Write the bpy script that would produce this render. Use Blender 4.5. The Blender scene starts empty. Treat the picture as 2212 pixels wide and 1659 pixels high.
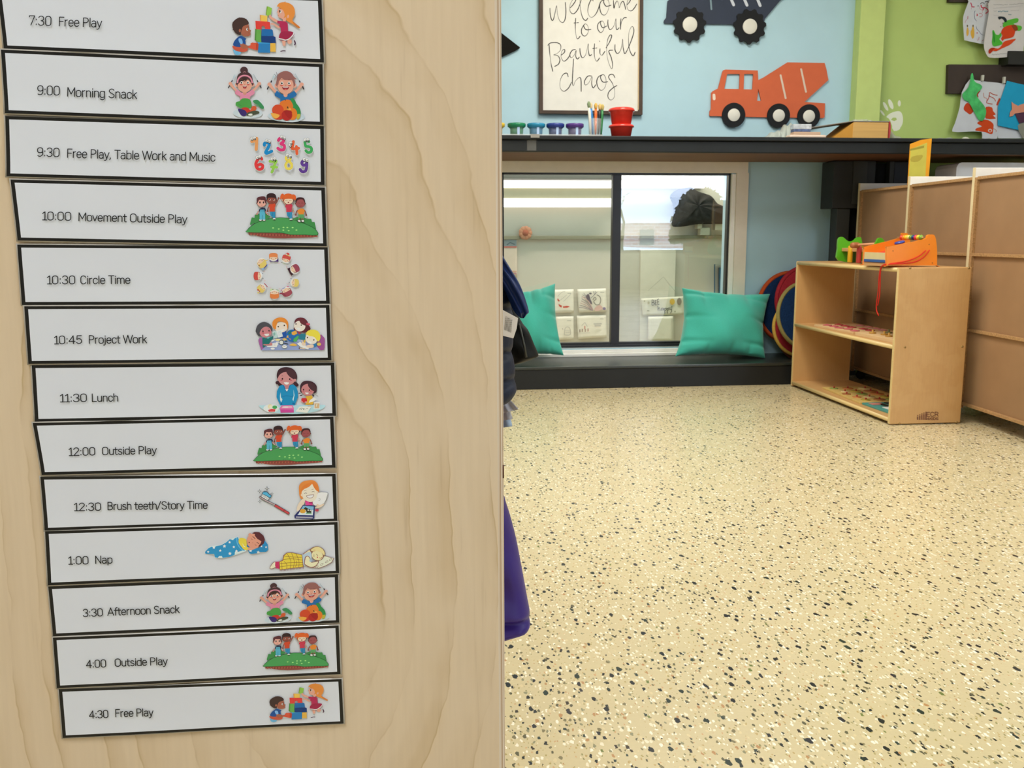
import bpy, bmesh, math, random
from mathutils import Vector, Matrix, geometry
random.seed(7)
sc = bpy.context.scene
COL = sc.collection
PI = math.pi
# ---------------------------------------------------------------- camera
FPX, PITCH, ROLL, YAW, H = 1974.17, math.radians(9.11465686), math.radians(-.20702686), math.radians(5.8466107), 0.8
CF = Vector((math.sin(YAW)*math.cos(PITCH), math.cos(YAW)*math.cos(PITCH), -math.sin(PITCH)))
_r = Vector((math.cos(YAW), -math.sin(YAW), 0)); _u = _r.cross(CF)
CR = _r*math.cos(ROLL) + _u*math.sin(ROLL); CU = CR.cross(CF)
CP = Vector((0, 0, H))
cd = bpy.data.cameras.new('camera'); cam = bpy.data.objects.new('camera', cd); COL.objects.link(cam)
cd.sensor_width = 36; cd.lens = FPX/2212*36; cd.clip_start = .02
m = Matrix((CR, CU, -CF)).transposed().to_4x4(); m.translation = CP; cam.matrix_world = m
cd.dof.use_dof = True; cd.dof.focus_distance = .75; cd.dof.aperture_fstop = 45.0
sc.camera = cam
# ---------------------------------------------------------------- world, lights, exposure
sc.view_settings.view_transform = 'Standard'; sc.view_settings.look = 'None'
sc.view_settings.gamma = 1; sc.view_settings.use_curve_mapping = False
sc.view_settings.exposure = 0.0
w = bpy.data.worlds.new('world'); sc.world = w; w.use_nodes = True
bg = w.node_tree.nodes['Background']; bg.inputs[0].default_value = (.62, .76, 1, 1); bg.inputs[1].default_value = 11.0
def area(name, loc, sx, sy, power, col, rot=(0, 0, 0)):
    l = bpy.data.lights.new(name, 'AREA'); l.shape = 'RECTANGLE'; l.size = sx; l.size_y = sy
    l.energy = power; l.color = col
    o = bpy.data.objects.new(name, l); o.location = loc; o.rotation_euler = rot; COL.objects.link(o); return o
WARM, NEU, COOL = (1, .84, .60), (1, .96, .90), (.84, .92, 1)
LIGHTS = [  # ceiling lights plus one added panel fill: x, y, power, colour
    (1.1, 3.5, 50, (1, .93, .81)), (3.5, 3.3, 14, NEU), (-.7, 3.5, 12, NEU),
    (.3, 1.9, 26, NEU), (2.7, 1.6, 30, COOL), (-.45, -.55, 33, (.90, .94, 1)), (2.6, -1.1, 16, COOL)]  # lamp nearest the camera is added fill for the panel, replacing window daylight
for i, (x, y, p, c) in enumerate(LIGHTS):
    area('ceiling_and_fill_lamp', (x, y, 2.66), .6, 1.2, p, c)

def S(h, k=1.0):
    h = h.lstrip('#'); c = [int(h[i:i+2], 16)/255 for i in (0, 2, 4)]
    return tuple(min(.95, k*(v/12.92 if v <= .04045 else ((v+.055)/1.055)**2.4)) for v in c) + (1,)
def ray(x, y): return CR*((x-1106)/FPX) - CU*((y-829.5)/FPX) + CF
def onY(x, y, Y): d = ray(x, y); return CP + d*(Y/d.y)
def onZ(x, y, z): d = ray(x, y); return CP + d*((z-H)/d.z)
def onX(x, y, X): d = ray(x, y); return CP + d*(X/d.x)
YW = 5.16   # back wall
PY = .62    # face of the plywood panel near the camera
# ---------------------------------------------------------------- materials
MATS = {}
def nodes(name):
    mt = bpy.data.materials.new(name); mt.use_nodes = True; MATS[name] = mt
    nt = mt.node_tree; return mt, nt, nt.nodes['Principled BSDF']
def mat(name, col, rough=.5, spec=.5, metal=0, noise=.0, nscale=20, bump=0, bscale=80, stretch=(1, 1, 1), alpha=1, trans=0, emit=0, sheen=0, coat=0):
    if name in MATS: return MATS[name]
    mt, nt, b = nodes(name); c = S(col) if isinstance(col, str) else col
    b.inputs['Base Color'].default_value = c; b.inputs['Roughness'].default_value = rough
    b.inputs['Specular IOR Level'].default_value = spec; b.inputs['Metallic'].default_value = metal
    b.inputs['Alpha'].default_value = alpha; b.inputs['Transmission Weight'].default_value = trans
    b.inputs['Sheen Weight'].default_value = sheen; b.inputs['Coat Weight'].default_value = coat
    if emit: b.inputs['Emission Color'].default_value = c; b.inputs['Emission Strength'].default_value = emit
    L = nt.links.new
    tc = nt.nodes.new('ShaderNodeTexCoord'); mp = nt.nodes.new('ShaderNodeMapping'); mp.inputs['Scale'].default_value = stretch
    L(tc.outputs['Object'], mp.inputs[0])
    nz = nt.nodes.new('ShaderNodeTexNoise'); nz.inputs['Scale'].default_value = nscale; nz.inputs['Detail'].default_value = 5
    L(mp.outputs[0], nz.inputs['Vector'])
    amt = noise if noise else .03
    mx = nt.nodes.new('ShaderNodeMix'); mx.data_type = 'RGBA'
    mr = nt.nodes.new('ShaderNodeMapRange'); mr.inputs[1].default_value = .3; mr.inputs[2].default_value = .7
    L(nz.outputs[0], mr.inputs[0]); L(mr.outputs[0], mx.inputs[0])
    mx.inputs[6].default_value = tuple(v*(1-amt) for v in c[:3]) + (1,)
    mx.inputs[7].default_value = tuple(min(1, v*(1+amt)) for v in c[:3]) + (1,)
    L(mx.outputs[2], b.inputs['Base Color'])
    if bump:
        n2 = nt.nodes.new('ShaderNodeTexNoise'); n2.inputs['Scale'].default_value = bscale; n2.inputs['Detail'].default_value = 4
        L(mp.outputs[0], n2.inputs['Vector'])
        bp = nt.nodes.new('ShaderNodeBump'); bp.inputs['Strength'].default_value = bump; bp.inputs['Distance'].default_value = .004
        L(n2.outputs[0], bp.inputs['Height']); L(bp.outputs[0], b.inputs['Normal'])
    return mt
def vmat(name, rough=.5, spec=.4):
    if name in MATS: return MATS[name]
    mt, nt, b = nodes(name)
    a = nt.nodes.new('ShaderNodeVertexColor'); a.layer_name = 'Col'
    nt.links.new(a.outputs[0], b.inputs['Base Color'])
    b.inputs['Roughness'].default_value = rough; b.inputs['Specular IOR Level'].default_value = spec
    return mt
def ramp(nt, fac, stops, interp='LINEAR'):
    r = nt.nodes.new('ShaderNodeValToRGB'); r.color_ramp.interpolation = interp
    e = r.color_ramp.elements
    while len(e) < len(stops): e.new(.5)
    for k, (p, c) in enumerate(stops): e[k].position = p; e[k].color = c
    nt.links.new(fac, r.inputs[0]); return r
def mix(nt, f, a, b, mode='MIX'):
    n = nt.nodes.new('ShaderNodeMix'); n.data_type = 'RGBA'; n.blend_type = mode
    for s, v in ((0, f), (6, a), (7, b)):
        if hasattr(v, 'is_linked') or hasattr(v, 'links'): nt.links.new(v, n.inputs[s])
        else: n.inputs[s].default_value = v
    return n.outputs[2]
def mathn(nt, op, a, b=0):
    n = nt.nodes.new('ShaderNodeMath'); n.operation = op
    for s, v in ((0, a), (1, b)):
        if hasattr(v, 'links'): nt.links.new(v, n.inputs[s])
        else: n.inputs[s].default_value = v
    return n.outputs[0]
def tex(nt, kind, vec, **kw):
    n = nt.nodes.new(kind)
    for k, v in kw.items():
        if k in n.inputs.keys(): n.inputs[k].default_value = v
        else: setattr(n, k, v)
    nt.links.new(vec, n.inputs['Vector']); return n
def mapping(nt, scale=(1, 1, 1), loc=(0, 0, 0), rot=(0, 0, 0)):
    tc = nt.nodes.new('ShaderNodeTexCoord'); mp = nt.nodes.new('ShaderNodeMapping')
    mp.inputs['Scale'].default_value = scale; mp.inputs['Location'].default_value = loc; mp.inputs['Rotation'].default_value = rot
    nt.links.new(tc.outputs['Object'], mp.inputs[0]); return mp.outputs[0]

def floor_mat():
    mt, nt, b = nodes('terrazzo'); L = nt.links.new
    v = mapping(nt)
    big = tex(nt, 'ShaderNodeTexNoise', v, Scale=1.3, Detail=3)
    base = mix(nt, big.outputs[0], S('#cbbd94'), S('#d7c9a2'))
    fine = tex(nt, 'ShaderNodeTexNoise', v, Scale=140, Detail=3)
    base = mix(nt, mathn(nt, 'MULTIPLY', fine.outputs[0], .35), base, S('#b8aa88'))
    wob = tex(nt, 'ShaderNodeTexNoise', v, Scale=130, Detail=2)
    wv = nt.nodes.new('ShaderNodeVectorMath'); wv.operation = 'SCALE'; L(wob.outputs[1], wv.inputs[0]); wv.inputs[3].default_value = .007
    ad = nt.nodes.new('ShaderNodeVectorMath'); ad.operation = 'ADD'; L(v, ad.inputs[0]); L(wv.outputs[0], ad.inputs[1])
    col = base
    # (cells per metre, radius threshold, share of cells, colour ramp)
    layers = [
        (150, .32, .34, [(0, S('#f3ecd8')), (.5, S('#e9e0c6')), (.8, S('#d8c89e'))]),
        (170, .26, .30, [(0, S('#b9a06a')), (.35, S('#a99a62')), (.6, S('#8f8a5a')), (.8, S('#c9a377'))]),
        (120, .26, .20, [(0, S('#7d7454')), (.3, S('#5d5a44')), (.6, S('#8c8a6c')), (.85, S('#b58a5c'))]),
        (95, .27, .18, [(0, S('#23262a')), (.35, S('#1d2322')), (.6, S('#33413c')), (.8, S('#3a3026')), (.92, S('#6f7a3e'))]),
        (62, .22, .15, [(0, S('#1c1f24')), (.6, S('#22302b')), (.85, S('#2b2a33'))]),
    ]
    for k, (s, th, share, cols) in enumerate(layers):
        sh = nt.nodes.new('ShaderNodeMapping'); sh.inputs['Location'].default_value = (k*3.7, k*1.9, 0); sh.inputs['Rotation'].default_value = (0, 0, k*.8)
        sh.inputs['Scale'].default_value = (1, .52, 1)
        L(ad.outputs[0], sh.inputs[0])
        vo = tex(nt, 'ShaderNodeTexVoronoi', sh.outputs[0], Scale=s, voronoi_dimensions='2D', distance='MANHATTAN' if k % 2 else 'EUCLIDEAN')
        sep = nt.nodes.new('ShaderNodeSeparateColor'); L(vo.outputs['Color'], sep.inputs[0])
        rad = mathn(nt, 'MULTIPLY', mathn(nt, 'ADD', sep.outputs[1], .35), th*1.05)
        m1 = mathn(nt, 'LESS_THAN', vo.outputs['Distance'], rad)
        m2 = mathn(nt, 'LESS_THAN', sep.outputs[0], share)
        cr = ramp(nt, sep.outputs[2], cols, 'CONSTANT')
        col = mix(nt, mathn(nt, 'MULTIPLY', m1, m2), col, cr.outputs[0])
    L(col, b.inputs['Base Color'])
    rn = tex(nt, 'ShaderNodeTexNoise', v, Scale=3, Detail=4)
    L(ramp(nt, rn.outputs[0], [(0, (.2, .2, .2, 1)), (1, (.36, .36, .36, 1))]).outputs[0], b.inputs['Roughness'])
    b.inputs['Specular IOR Level'].default_value = .45
    return mt
def ply_mat(name, light, dark, line, cx, cz, ax, az, nlines=8.0, amt=.55, axis='XZ', wobble=.10, thin=False):
    """birch veneer: nested cathedral growth lines plus fine vertical fibres"""
    mt, nt, b = nodes(name); L = nt.links.new
    v = mapping(nt)
    wob = tex(nt, 'ShaderNodeTexNoise', v, Scale=9, Detail=4)
    sp = nt.nodes.new('ShaderNodeSeparateXYZ'); L(v, sp.inputs[0])
    a0 = sp.outputs[0] if axis[0] == 'X' else sp.outputs[1]
    dx = mathn(nt, 'DIVIDE', mathn(nt, 'SUBTRACT', a0, cx), ax)
    dz = mathn(nt, 'DIVIDE', mathn(nt, 'SUBTRACT', sp.outputs[2], cz), az)
    r = mathn(nt, 'SQRT', mathn(nt, 'ADD', mathn(nt, 'MULTIPLY', dx, dx), mathn(nt, 'MULTIPLY', dz, dz)))
    r = mathn(nt, 'ADD', r, mathn(nt, 'MULTIPLY', wob.outputs[0], wobble))
    cb = nt.nodes.new('ShaderNodeCombineXYZ'); L(mathn(nt, 'MULTIPLY', r, nlines), cb.inputs[0]); cb.inputs[1].default_value = 3.3
    rings = tex(nt, 'ShaderNodeTexNoise', cb.outputs[0], Scale=1.0, Detail=2.5)
    rr = ramp(nt, rings.outputs[0], [(0, (0, 0, 0, 1)), (.44, (0, 0, 0, 1)), (.505, (1, 1, 1, 1)), (.52, (.15, .15, .15, 1)), (.62, (0, 0, 0, 1)), (.66, (.6, .6, .6, 1)), (.70, (0, 0, 0, 1))])
    if thin:
        saw = mathn(nt, 'FRACT', mathn(nt, 'ADD', mathn(nt, 'MULTIPLY', r, nlines), mathn(nt, 'MULTIPLY', rings.outputs[0], 1.6)))
        rr = ramp(nt, saw, [(0, (0, 0, 0, 1)), (.5, (0, 0, 0, 1)), (.80, (.22, .22, .22, 1)), (.93, (.55, .55, .55, 1)), (.965, (1, 1, 1, 1)), (1, (0, 0, 0, 1))])
        msk = tex(nt, 'ShaderNodeTexNoise', v, Scale=14, Detail=2)
        mk2 = ramp(nt, msk.outputs[0], [(.38, (.12, .12, .12, 1)), (.62, (1, 1, 1, 1))])
        rr.outputs[0].name; rrm = mathn(nt, 'MULTIPLY', rr.outputs[0], mk2.outputs[0])
    v2 = mapping(nt, (260, 260, 14))
    fib = tex(nt, 'ShaderNodeTexNoise', v2, Scale=1.0, Detail=4)
    blot = tex(nt, 'ShaderNodeTexNoise', mapping(nt, (3, 3, 1.6)), Scale=1.5, Detail=3)
    c = mix(nt, blot.outputs[0], S(light), S(dark))
    c = mix(nt, mathn(nt, 'MULTIPLY', rrm if thin else rr.outputs[0], amt), c, S(line))
    fr = ramp(nt, fib.outputs[0], [(.35, (1, 1, 1, 1)), (.64, (.965, .96, .95, 1)), (.8, (.87, .84, .80, 1))])
    c = mix(nt, 1.0, c, fr.outputs[0], 'MULTIPLY')
    L(c, b.inputs['Base Color']); b.inputs['Roughness'].default_value = .42; b.inputs['Specular IOR Level'].default_value = .35
    bp = nt.nodes.new('ShaderNodeBump'); bp.inputs['Strength'].default_value = .08; bp.inputs['Distance'].default_value = .001
    L(fib.outputs[0], bp.inputs['Height']); L(bp.outputs[0], b.inputs['Normal'])
    return mt
def edge_mat():
    """plywood edge: thin vertical plies along Y"""
    mt, nt, b = nodes('plywood_edge'); L = nt.links.new
    wv = tex(nt, 'ShaderNodeTexWave', mapping(nt, (1, 1, .02)), Scale=210, Distortion=1.0, bands_direction='Y'); wv.inputs['Detail'].default_value = 2
    fib = tex(nt, 'ShaderNodeTexNoise', mapping(nt, (300, 300, 12)), Scale=1, Detail=3)
    c = ramp(nt, wv.outputs[0], [(0, S('#b08c68')), (.35, S('#e0cdb4')), (1, S('#efe6da'))]).outputs[0]
    c = mix(nt, mathn(nt, 'MULTIPLY', fib.outputs[0], .5), c, S('#c7a884'))
    L(c, b.inputs['Base Color']); b.inputs['Roughness'].default_value = .55
    return mt
def glass_mat(name, tint=(1, 1, 1, 1), rough=0, ior=1.45):
    """thin sheet: clear with mirror reflection by Fresnel"""
    mt = bpy.data.materials.new(name); mt.use_nodes = True; nt = mt.node_tree; nt.nodes.clear(); MATS[name] = mt
    o = nt.nodes.new('ShaderNodeOutputMaterial'); t = nt.nodes.new('ShaderNodeBsdfTransparent'); t.inputs[0].default_value = tint
    g = nt.nodes.new('ShaderNodeBsdfGlossy'); g.inputs['Roughness'].default_value = rough
    f = nt.nodes.new('ShaderNodeFresnel'); f.inputs[0].default_value = ior
    mx = nt.nodes.new('ShaderNodeMixShader')
    nt.links.new(f.outputs[0], mx.inputs[0]); nt.links.new(t.outputs[0], mx.inputs[1]); nt.links.new(g.outputs[0], mx.inputs[2]); nt.links.new(mx.outputs[0], o.inputs[0])
    return mt
def film_mat(name, op, col, rough=.2):
    mt = bpy.data.materials.new(name); mt.use_nodes = True; nt = mt.node_tree; b = nt.nodes['Principled BSDF']; MATS[name] = mt
    b.inputs['Base Color'].default_value = S(col); b.inputs['Alpha'].default_value = op; b.inputs['Roughness'].default_value = rough
    return mt
# ---------------------------------------------------------------- mesh building
class MB:
    def __init__(s): s.v = []; s.f = []; s.c = []; s.sm = []; s.mi = []
    def add(s, vs, fs, col=None, smooth=False, mi=0):
        n = len(s.v); s.v += [Vector(p) for p in vs]
        for f in fs: s.f.append([i+n for i in f]); s.c.append(col or (1, 1, 1, 1)); s.sm.append(smooth); s.mi.append(mi)
        return s
    def box(s, a, b, col=None, mi=0, M=None):
        x0, y0, z0 = a; x1, y1, z1 = b
        vs = [Vector(p) for p in ((x0,y0,z0),(x1,y0,z0),(x1,y1,z0),(x0,y1,z0),(x0,y0,z1),(x1,y0,z1),(x1,y1,z1),(x0,y1,z1))]
        if M: vs = [M @ p for p in vs]
        return s.add(vs, [(0,3,2,1),(4,5,6,7),(0,1,5,4),(1,2,6,5),(2,3,7,6),(3,0,4,7)], col, mi=mi)
    def prism(s, loops, ext, col=None, mi=0, mi_side=None):
        """loops: 3D planar loops (outer + holes); ext: extrusion vector"""
        if not isinstance(loops[0], (list, tuple)) or not isinstance(loops[0][0], (Vector, tuple, list)): loops = [loops]
        loops = [[Vector(p) for p in l] for l in loops]
        flat = [p for l in loops for p in l]; tr = geometry.tessellate_polygon(loops)
        ext = Vector(ext)
        s.add(flat, [t for t in tr], col, mi=mi)
        s.add([p+ext for p in flat], [tuple(reversed(t)) for t in tr], col, mi=mi)
        for l in loops:
            n = len(l); s.add(l+[p+ext for p in l], [(i, (i+1) % n, (i+1) % n+n, i+n) for i in range(n)], col, mi=mi if mi_side is None else mi_side)
        return s
    def flat(s, loops, col=None):
        if not isinstance(loops[0], list): loops = [loops]
        loops = [[Vector(p) for p in l] for l in loops]
        return s.add([p for l in loops for p in l], geometry.tessellate_polygon(loops), col)
    def lathe(s, prof, c=(0, 0, 0), seg=24, axis='Z', col=None, M=None, mi=0):
        c = Vector(c); vs = []
        for r, h in prof:
            for k in range(seg):
                a = 2*PI*k/seg; x, y = r*math.cos(a), r*math.sin(a)
                p = Vector((x, y, h)) if axis == 'Z' else (Vector((x, h, y)) if axis == 'Y' else Vector((h, x, y)))
                if M: p = M @ p
                vs.append(p + c)
        n = len(prof); fs = [(i*seg+k, i*seg+(k+1) % seg, (i+1)*seg+(k+1) % seg, (i+1)*seg+k) for i in range(n-1) for k in range(seg)]
        s.add(vs, fs, col, True, mi)
        return s
    def tube(s, pts, r, seg=8, col=None, cap=True, mi=0):
        pts = [Vector(p) for p in pts]; n = len(pts); rs = r if isinstance(r, (list, tuple)) else [r]*n
        vs = []; N = None
        for i, p in enumerate(pts):
            t = (pts[min(i+1, n-1)]-pts[max(i-1, 0)]).normalized()
            if N is None:
                N = t.cross(Vector((0, 0, 1)))
                if N.length < .1: N = t.cross(Vector((1, 0, 0)))
            N = (N - t*N.dot(t)).normalized(); B = t.cross(N)
            for k in range(seg):
                a = 2*PI*k/seg; vs.append(p + (N*math.cos(a)+B*math.sin(a))*rs[i])
        fs = [(i*seg+k, i*seg+(k+1) % seg, (i+1)*seg+(k+1) % seg, (i+1)*seg+k) for i in range(n-1) for k in range(seg)]
        if cap: fs += [tuple(range(seg))[::-1], tuple(range((n-1)*seg, n*seg))]
        return s.add(vs, fs, col, True, mi)
    def grid(s, P, nu, nv, col=None, smooth=True, close=False, mi=0):
        vs = [P(i/nu, j/nv) for j in range(nv+1) for i in range(nu+1)]
        return s.add(vs, [(j*(nu+1)+i, j*(nu+1)+i+1, (j+1)*(nu+1)+i+1, (j+1)*(nu+1)+i) for j in range(nv) for i in range(nu)], col, smooth, mi)
    def build(s, name, mats, parent=None, root=None, bevel=0, solid=0, subd=0, fixn=True):
        me = bpy.data.meshes.new(name)
        off = Vector(root) if root is not None else (Vector(parent['_o']) if parent is not None else Vector((0, 0, 0)))
        me.from_pydata([p-off for p in s.v], [], s.f)
        if not isinstance(mats, (list, tuple)): mats = [mats]
        for x in mats: me.materials.append(x)
        me.polygons.foreach_set('use_smooth', s.sm); me.polygons.foreach_set('material_index', s.mi)
        if any(c != (1, 1, 1, 1) for c in s.c):
            a = me.color_attributes.new('Col', 'FLOAT_COLOR', 'CORNER'); k = 0
            buf = []
            for p, c in zip(me.polygons, s.c): buf += list(c)*p.loop_total
            a.data.foreach_set('color', buf)
        me.update()
        if fixn:
            bm = bmesh.new(); bm.from_mesh(me); bmesh.ops.remove_doubles(bm, verts=bm.verts, dist=1e-6) if fixn == 2 or (s.sm and all(s.sm)) else None
            bmesh.ops.recalc_face_normals(bm, faces=bm.faces); bm.to_mesh(me); bm.free()
        o = bpy.data.objects.new(name, me); COL.objects.link(o); o['_o'] = tuple(off)
        if parent is not None: o.parent = parent
        else: o.location = off
        if solid:
            md = o.modifiers.new('s', 'SOLIDIFY'); md.thickness = solid; md.offset = 0
        if bevel:
            md = o.modifiers.new('b', 'BEVEL'); md.width = bevel; md.segments = 2; md.limit_method = 'ANGLE'; md.angle_limit = .7
        if subd:
            md = o.modifiers.new('u', 'SUBSURF'); md.levels = subd; md.render_levels = subd
        return o
def thing(name, label, cat, loc, group=None):
    o = bpy.data.objects.new(name, None); o.empty_display_size = .05; COL.objects.link(o)
    o.location = loc; o['_o'] = tuple(loc); return tag(o, label, cat, group)
def tag(o, label, cat, group=None):
    o['label'] = label; o['category'] = cat
    if group: o['group'] = group
    return o
def struct(o): o['kind'] = 'structure'; return o
def smooth_pts(pts, n=4, closed=False):
    """Catmull-Rom"""
    out = []; N = len(pts)
    rng = range(N) if closed else range(N-1)
    for i in rng:
        g = lambda k: pts[k % N] if closed else pts[max(0, min(N-1, k))]
        p0, p1, p2, p3 = g(i-1), g(i), g(i+1), g(i+2)
        for j in range(n):
            t = j/n; q = []
            for a, b, c, d in zip(p0, p1, p2, p3):
                q.append(.5*((2*b)+(-a+c)*t+(2*a-5*b+4*c-d)*t*t+(-a+3*b-3*c+d)*t**3))
            out.append(tuple(q))
    if not closed: out.append(tuple(pts[-1]))
    return out
class Art:
    """flat print: coloured shapes laid on a real surface. M maps drawing units to the surface, lift = normal step"""
    def __init__(s, M, lift, step): s.M = M; s.n = Vector(lift); s.k = 1; s.step = step; s.mb = MB(); s.gain = 1.0
    def _c(s, c): return S(c, s.gain)
    def _p(s, pts): return [s.M(*p) + s.n*(s.step*s.k) for p in pts]
    def poly(s, c, pts, sm=0, holes=()):
        if sm: pts = smooth_pts(pts, sm, True)
        s.mb.flat([s._p(pts)] + [s._p(h) for h in holes], s._c(c)); s.k += 1
    def ell(s, c, x, y, rx, ry=None, rot=0, a0=0, a1=360, n=None):
        ry = ry or rx; n = n or (14 if rx < 30 else 22); full = a1-a0 >= 360
        r = math.radians(rot); P = []
        for i in range(n if full else n+1):
            a = math.radians(a0+(a1-a0)*i/n); u, v = rx*math.cos(a), ry*math.sin(a)
            P.append((x+u*math.cos(r)-v*math.sin(r), y+u*math.sin(r)+v*math.cos(r)))
        s.poly(c, P)
    def line(s, c, w, pts, sm=0, taper=None):
        if not sm and len(pts) > 2:
            for i in range(1, len(pts)-1):
                ax, ay = pts[i][0]-pts[i-1][0], pts[i][1]-pts[i-1][1]; bx, by = pts[i+1][0]-pts[i][0], pts[i+1][1]-pts[i][1]
                if ax*bx+ay*by < .5*math.hypot(ax, ay)*math.hypot(bx, by):
                    s.line(c, w, pts[:i+1], 0, taper); s.ell(c, pts[i][0], pts[i][1], w/2, n=6); s.line(c, w, pts[i:], 0, taper); return
        if sm: pts = smooth_pts(pts, sm)
        L, R = [], []; n = len(pts)
        for i, p in enumerate(pts):
            a, b = pts[max(0, i-1)], pts[min(n-1, i+1)]; dx, dy = b[0]-a[0], b[1]-a[1]; l = math.hypot(dx, dy) or 1
            ww = w/2*(taper(i/(n-1)) if taper else 1); nx, ny = -dy/l*ww, dx/l*ww
            L.append((p[0]+nx, p[1]+ny)); R.append((p[0]-nx, p[1]-ny))
        # round ends
        A, B = s._p(L), s._p(R)
        s.mb.add(A+B, [(i, i+1, i+1+n, i+n) for i in range(n-1)], s._c(c)); s.k += .2
    def rect(s, c, x0, y0, x1, y1): s.poly(c, [(x0, y0), (x1, y0), (x1, y1), (x0, y1)])
    def build(s, name, mt, parent, label=None):
        o = s.mb.build(name, mt, parent, fixn=False)
        if label: o['label'] = label
        return o
def affine(src, dst):
    """affine map from three point pairs"""
    (x0, y0), (x1, y1), (x2, y2) = src
    A = Matrix(((x0, y0, 1), (x1, y1, 1), (x2, y2, 1))).inverted()
    ax = A @ Vector([d[0] for d in dst]); ay = A @ Vector([d[1] for d in dst])
    return lambda x, y: (ax[0]*x+ax[1]*y+ax[2], ay[0]*x+ay[1]*y+ay[2])
# ================================================================ the room
XL, XR, YF, ZC = -1.7, 5.3, -3.5, 2.7
blue = mat('blue_wall_paint', '#b0d4e3', .6, .3, noise=.03, nscale=6, bump=.05, bscale=300)
green = mat('green_wall_paint', '#b2cb76', .55, .35, noise=.04, nscale=5, bump=.05, bscale=300)
cream = mat('cream_trim_paint', '#e8e1d2', .45, .4)
white_p = mat('white_gloss_paint', '#f3f2ec', .35, .5)
plain = mat('plain_wall_paint', '#d8d4c6', .7, .3)
black_alu = mat('black_window_metal', '#1f1f23', .35, .5)
COLX = 2.467   # left side of the green pilaster
WX0, WX1, WZ0, WZ1 = .47, 1.79, .165, 1.16
mb = MB(); mb.box((XL-.1, YF-.1, -.1), (XR+.1, YW+.1, 0)); struct(mb.build('floor', floor_mat()))
mb = MB()
mb.box((XL, YW, 0), (WX0, YW+.14, ZC)); mb.box((WX1, YW, 0), (COLX+.02, YW+.14, ZC))
mb.box((WX0, YW, 0), (WX1, YW+.14, WZ0)); mb.box((WX0, YW, WZ1), (WX1, YW+.14, ZC))
struct(mb.build('wall_back', blue))
mb = MB(); mb.box((COLX+.02, YW, 0), (XR, YW+.14, ZC)); gw = struct(mb.build('wall_back.001', green))
mb = MB(); mb.box((COLX, 5.088, 0), (onY(1915, 0, 5.088).x, YW+.002, ZC)); struct(mb.build('trim_1', mat('light_green_paint', '#bfd482', .55, .3), bevel=.003))
mb = MB(); mb.box((XL-.1, YF-.1, 0), (XL, YW+.14, ZC)); struct(mb.build('wall_left', plain))
mb = MB(); mb.box((XR, YF-.1, 0), (XR+.1, YW+.14, ZC)); struct(mb.build('wall_right', plain))
mb = MB(); mb.box((XL-.1, YF-.1, ZC), (XR+.1, YW+.14, ZC+.1)); struct(mb.build('ceiling', mat('ceiling_tile', '#e4e2da', .8, .2)))
# wall behind the camera with the daylight window that the glass mirrors
FX0, FX1, FZ0, FZ1 = 2.95, 4.95, .55, 1.95
mb = MB()
mb.box((XL, YF-.1, 0), (FX0, YF, ZC)); mb.box((FX1, YF-.1, 0), (XR, YF, ZC))
mb.box((FX0, YF-.1, 0), (FX1, YF, FZ0)); mb.box((FX0, YF-.1, FZ1), (FX1, YF, ZC)); struct(mb.build('wall_front', plain))
w2 = struct(MB().box((FX0, YF-.08, FZ0), (FX0+.05, YF-.02, FZ1)).box((FX1-.05, YF-.08, FZ0), (FX1, YF-.02, FZ1)).box((FX0, YF-.08, FZ0), (FX1, YF-.02, FZ0+.05)).box((FX0, YF-.08, FZ1-.05), (FX1, YF-.02, FZ1)).build('window_2', black_alu))
# outside behind the camera: snow, and a shrub added to block sky from the reflection
snow = mat('snow', '#f4f6fa', .8, .2)
mb = MB(); mb.grid(lambda u, v: Vector((-2+12*u, -3.7-8*v, .25+.35*v+.12*math.sin(9*u)+.1*math.sin(17*u+5*v))), 24, 10); struct(mb.build('ground_snow', snow))
def shrub(x, y, z, sx, sz, n, label, seed):
    rd = random.Random(seed); mb = MB()
    for i in range(n):
        a = rd.uniform(0, PI); r = rd.uniform(.0, 1)**.5; px, pz = x+sx*r*math.cos(a), z+sz*r*math.sin(a); py = y+rd.uniform(-.3, .3)*sx
        q = rd.uniform(.04, .08); t = rd.uniform(0, PI)
        mb.add([(px-q*math.cos(t), py, pz-q*math.sin(t)), (px+q*math.cos(t), py+.05, pz+q*math.sin(t)), (px-.4*q*math.sin(t), py-.05, pz+q*math.cos(t))], [(0, 1, 2)])
    r = thing('sky_block_shrub', label, 'shrub', (x, y, .3))
    mb.build('foliage', mat('evergreen_leaf', '#2c3026', .8), r)['kind'] = 'stuff'
    MB().tube([(x, y, .3), (x+.02, y, z+sz*.8)], [.06, .015]).build('stem', mat('bark', '#3a3028', .8), r)
shrub(4.68, -4.6, .72, .47, .86, 2600, 'broad dark evergreen shrub in snow added to block sky from the window reflection', 3)
hs = thing('brick_house', 'pale pink brick house across the snow seen only as a reflection', 'house', (5.6, -13, .5))
brk, nb = None, None
mt, nt, bb_ = nodes('pink_brick'); bt = tex(nt, 'ShaderNodeTexBrick', mapping(nt, (1, 1, 1), (0, 0, 0), (PI/2, 0, 0)), Scale=3.0); bt.inputs['Color1'].default_value = S('#c9a7a0'); bt.inputs['Color2'].default_value = S('#b98f88'); bt.inputs['Mortar'].default_value = S('#dcd8d4')
nt.links.new(bt.outputs[0], bb_.inputs['Base Color'])
MB().box((2.6, -15, .3), (7.6, -13, 1.15)).build('wall', mt, hs)
MB().add([(2.3,-12.8,1.15),(7.9,-12.8,1.15),(7.9,-14,1.85),(2.3,-14,1.85),(2.3,-15.2,1.15),(7.9,-15.2,1.15)], [(0,1,2,3),(3,2,5,4),(0,3,4),(1,5,2),(0,4,5,1)]).build('roof', snow, hs)
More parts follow.
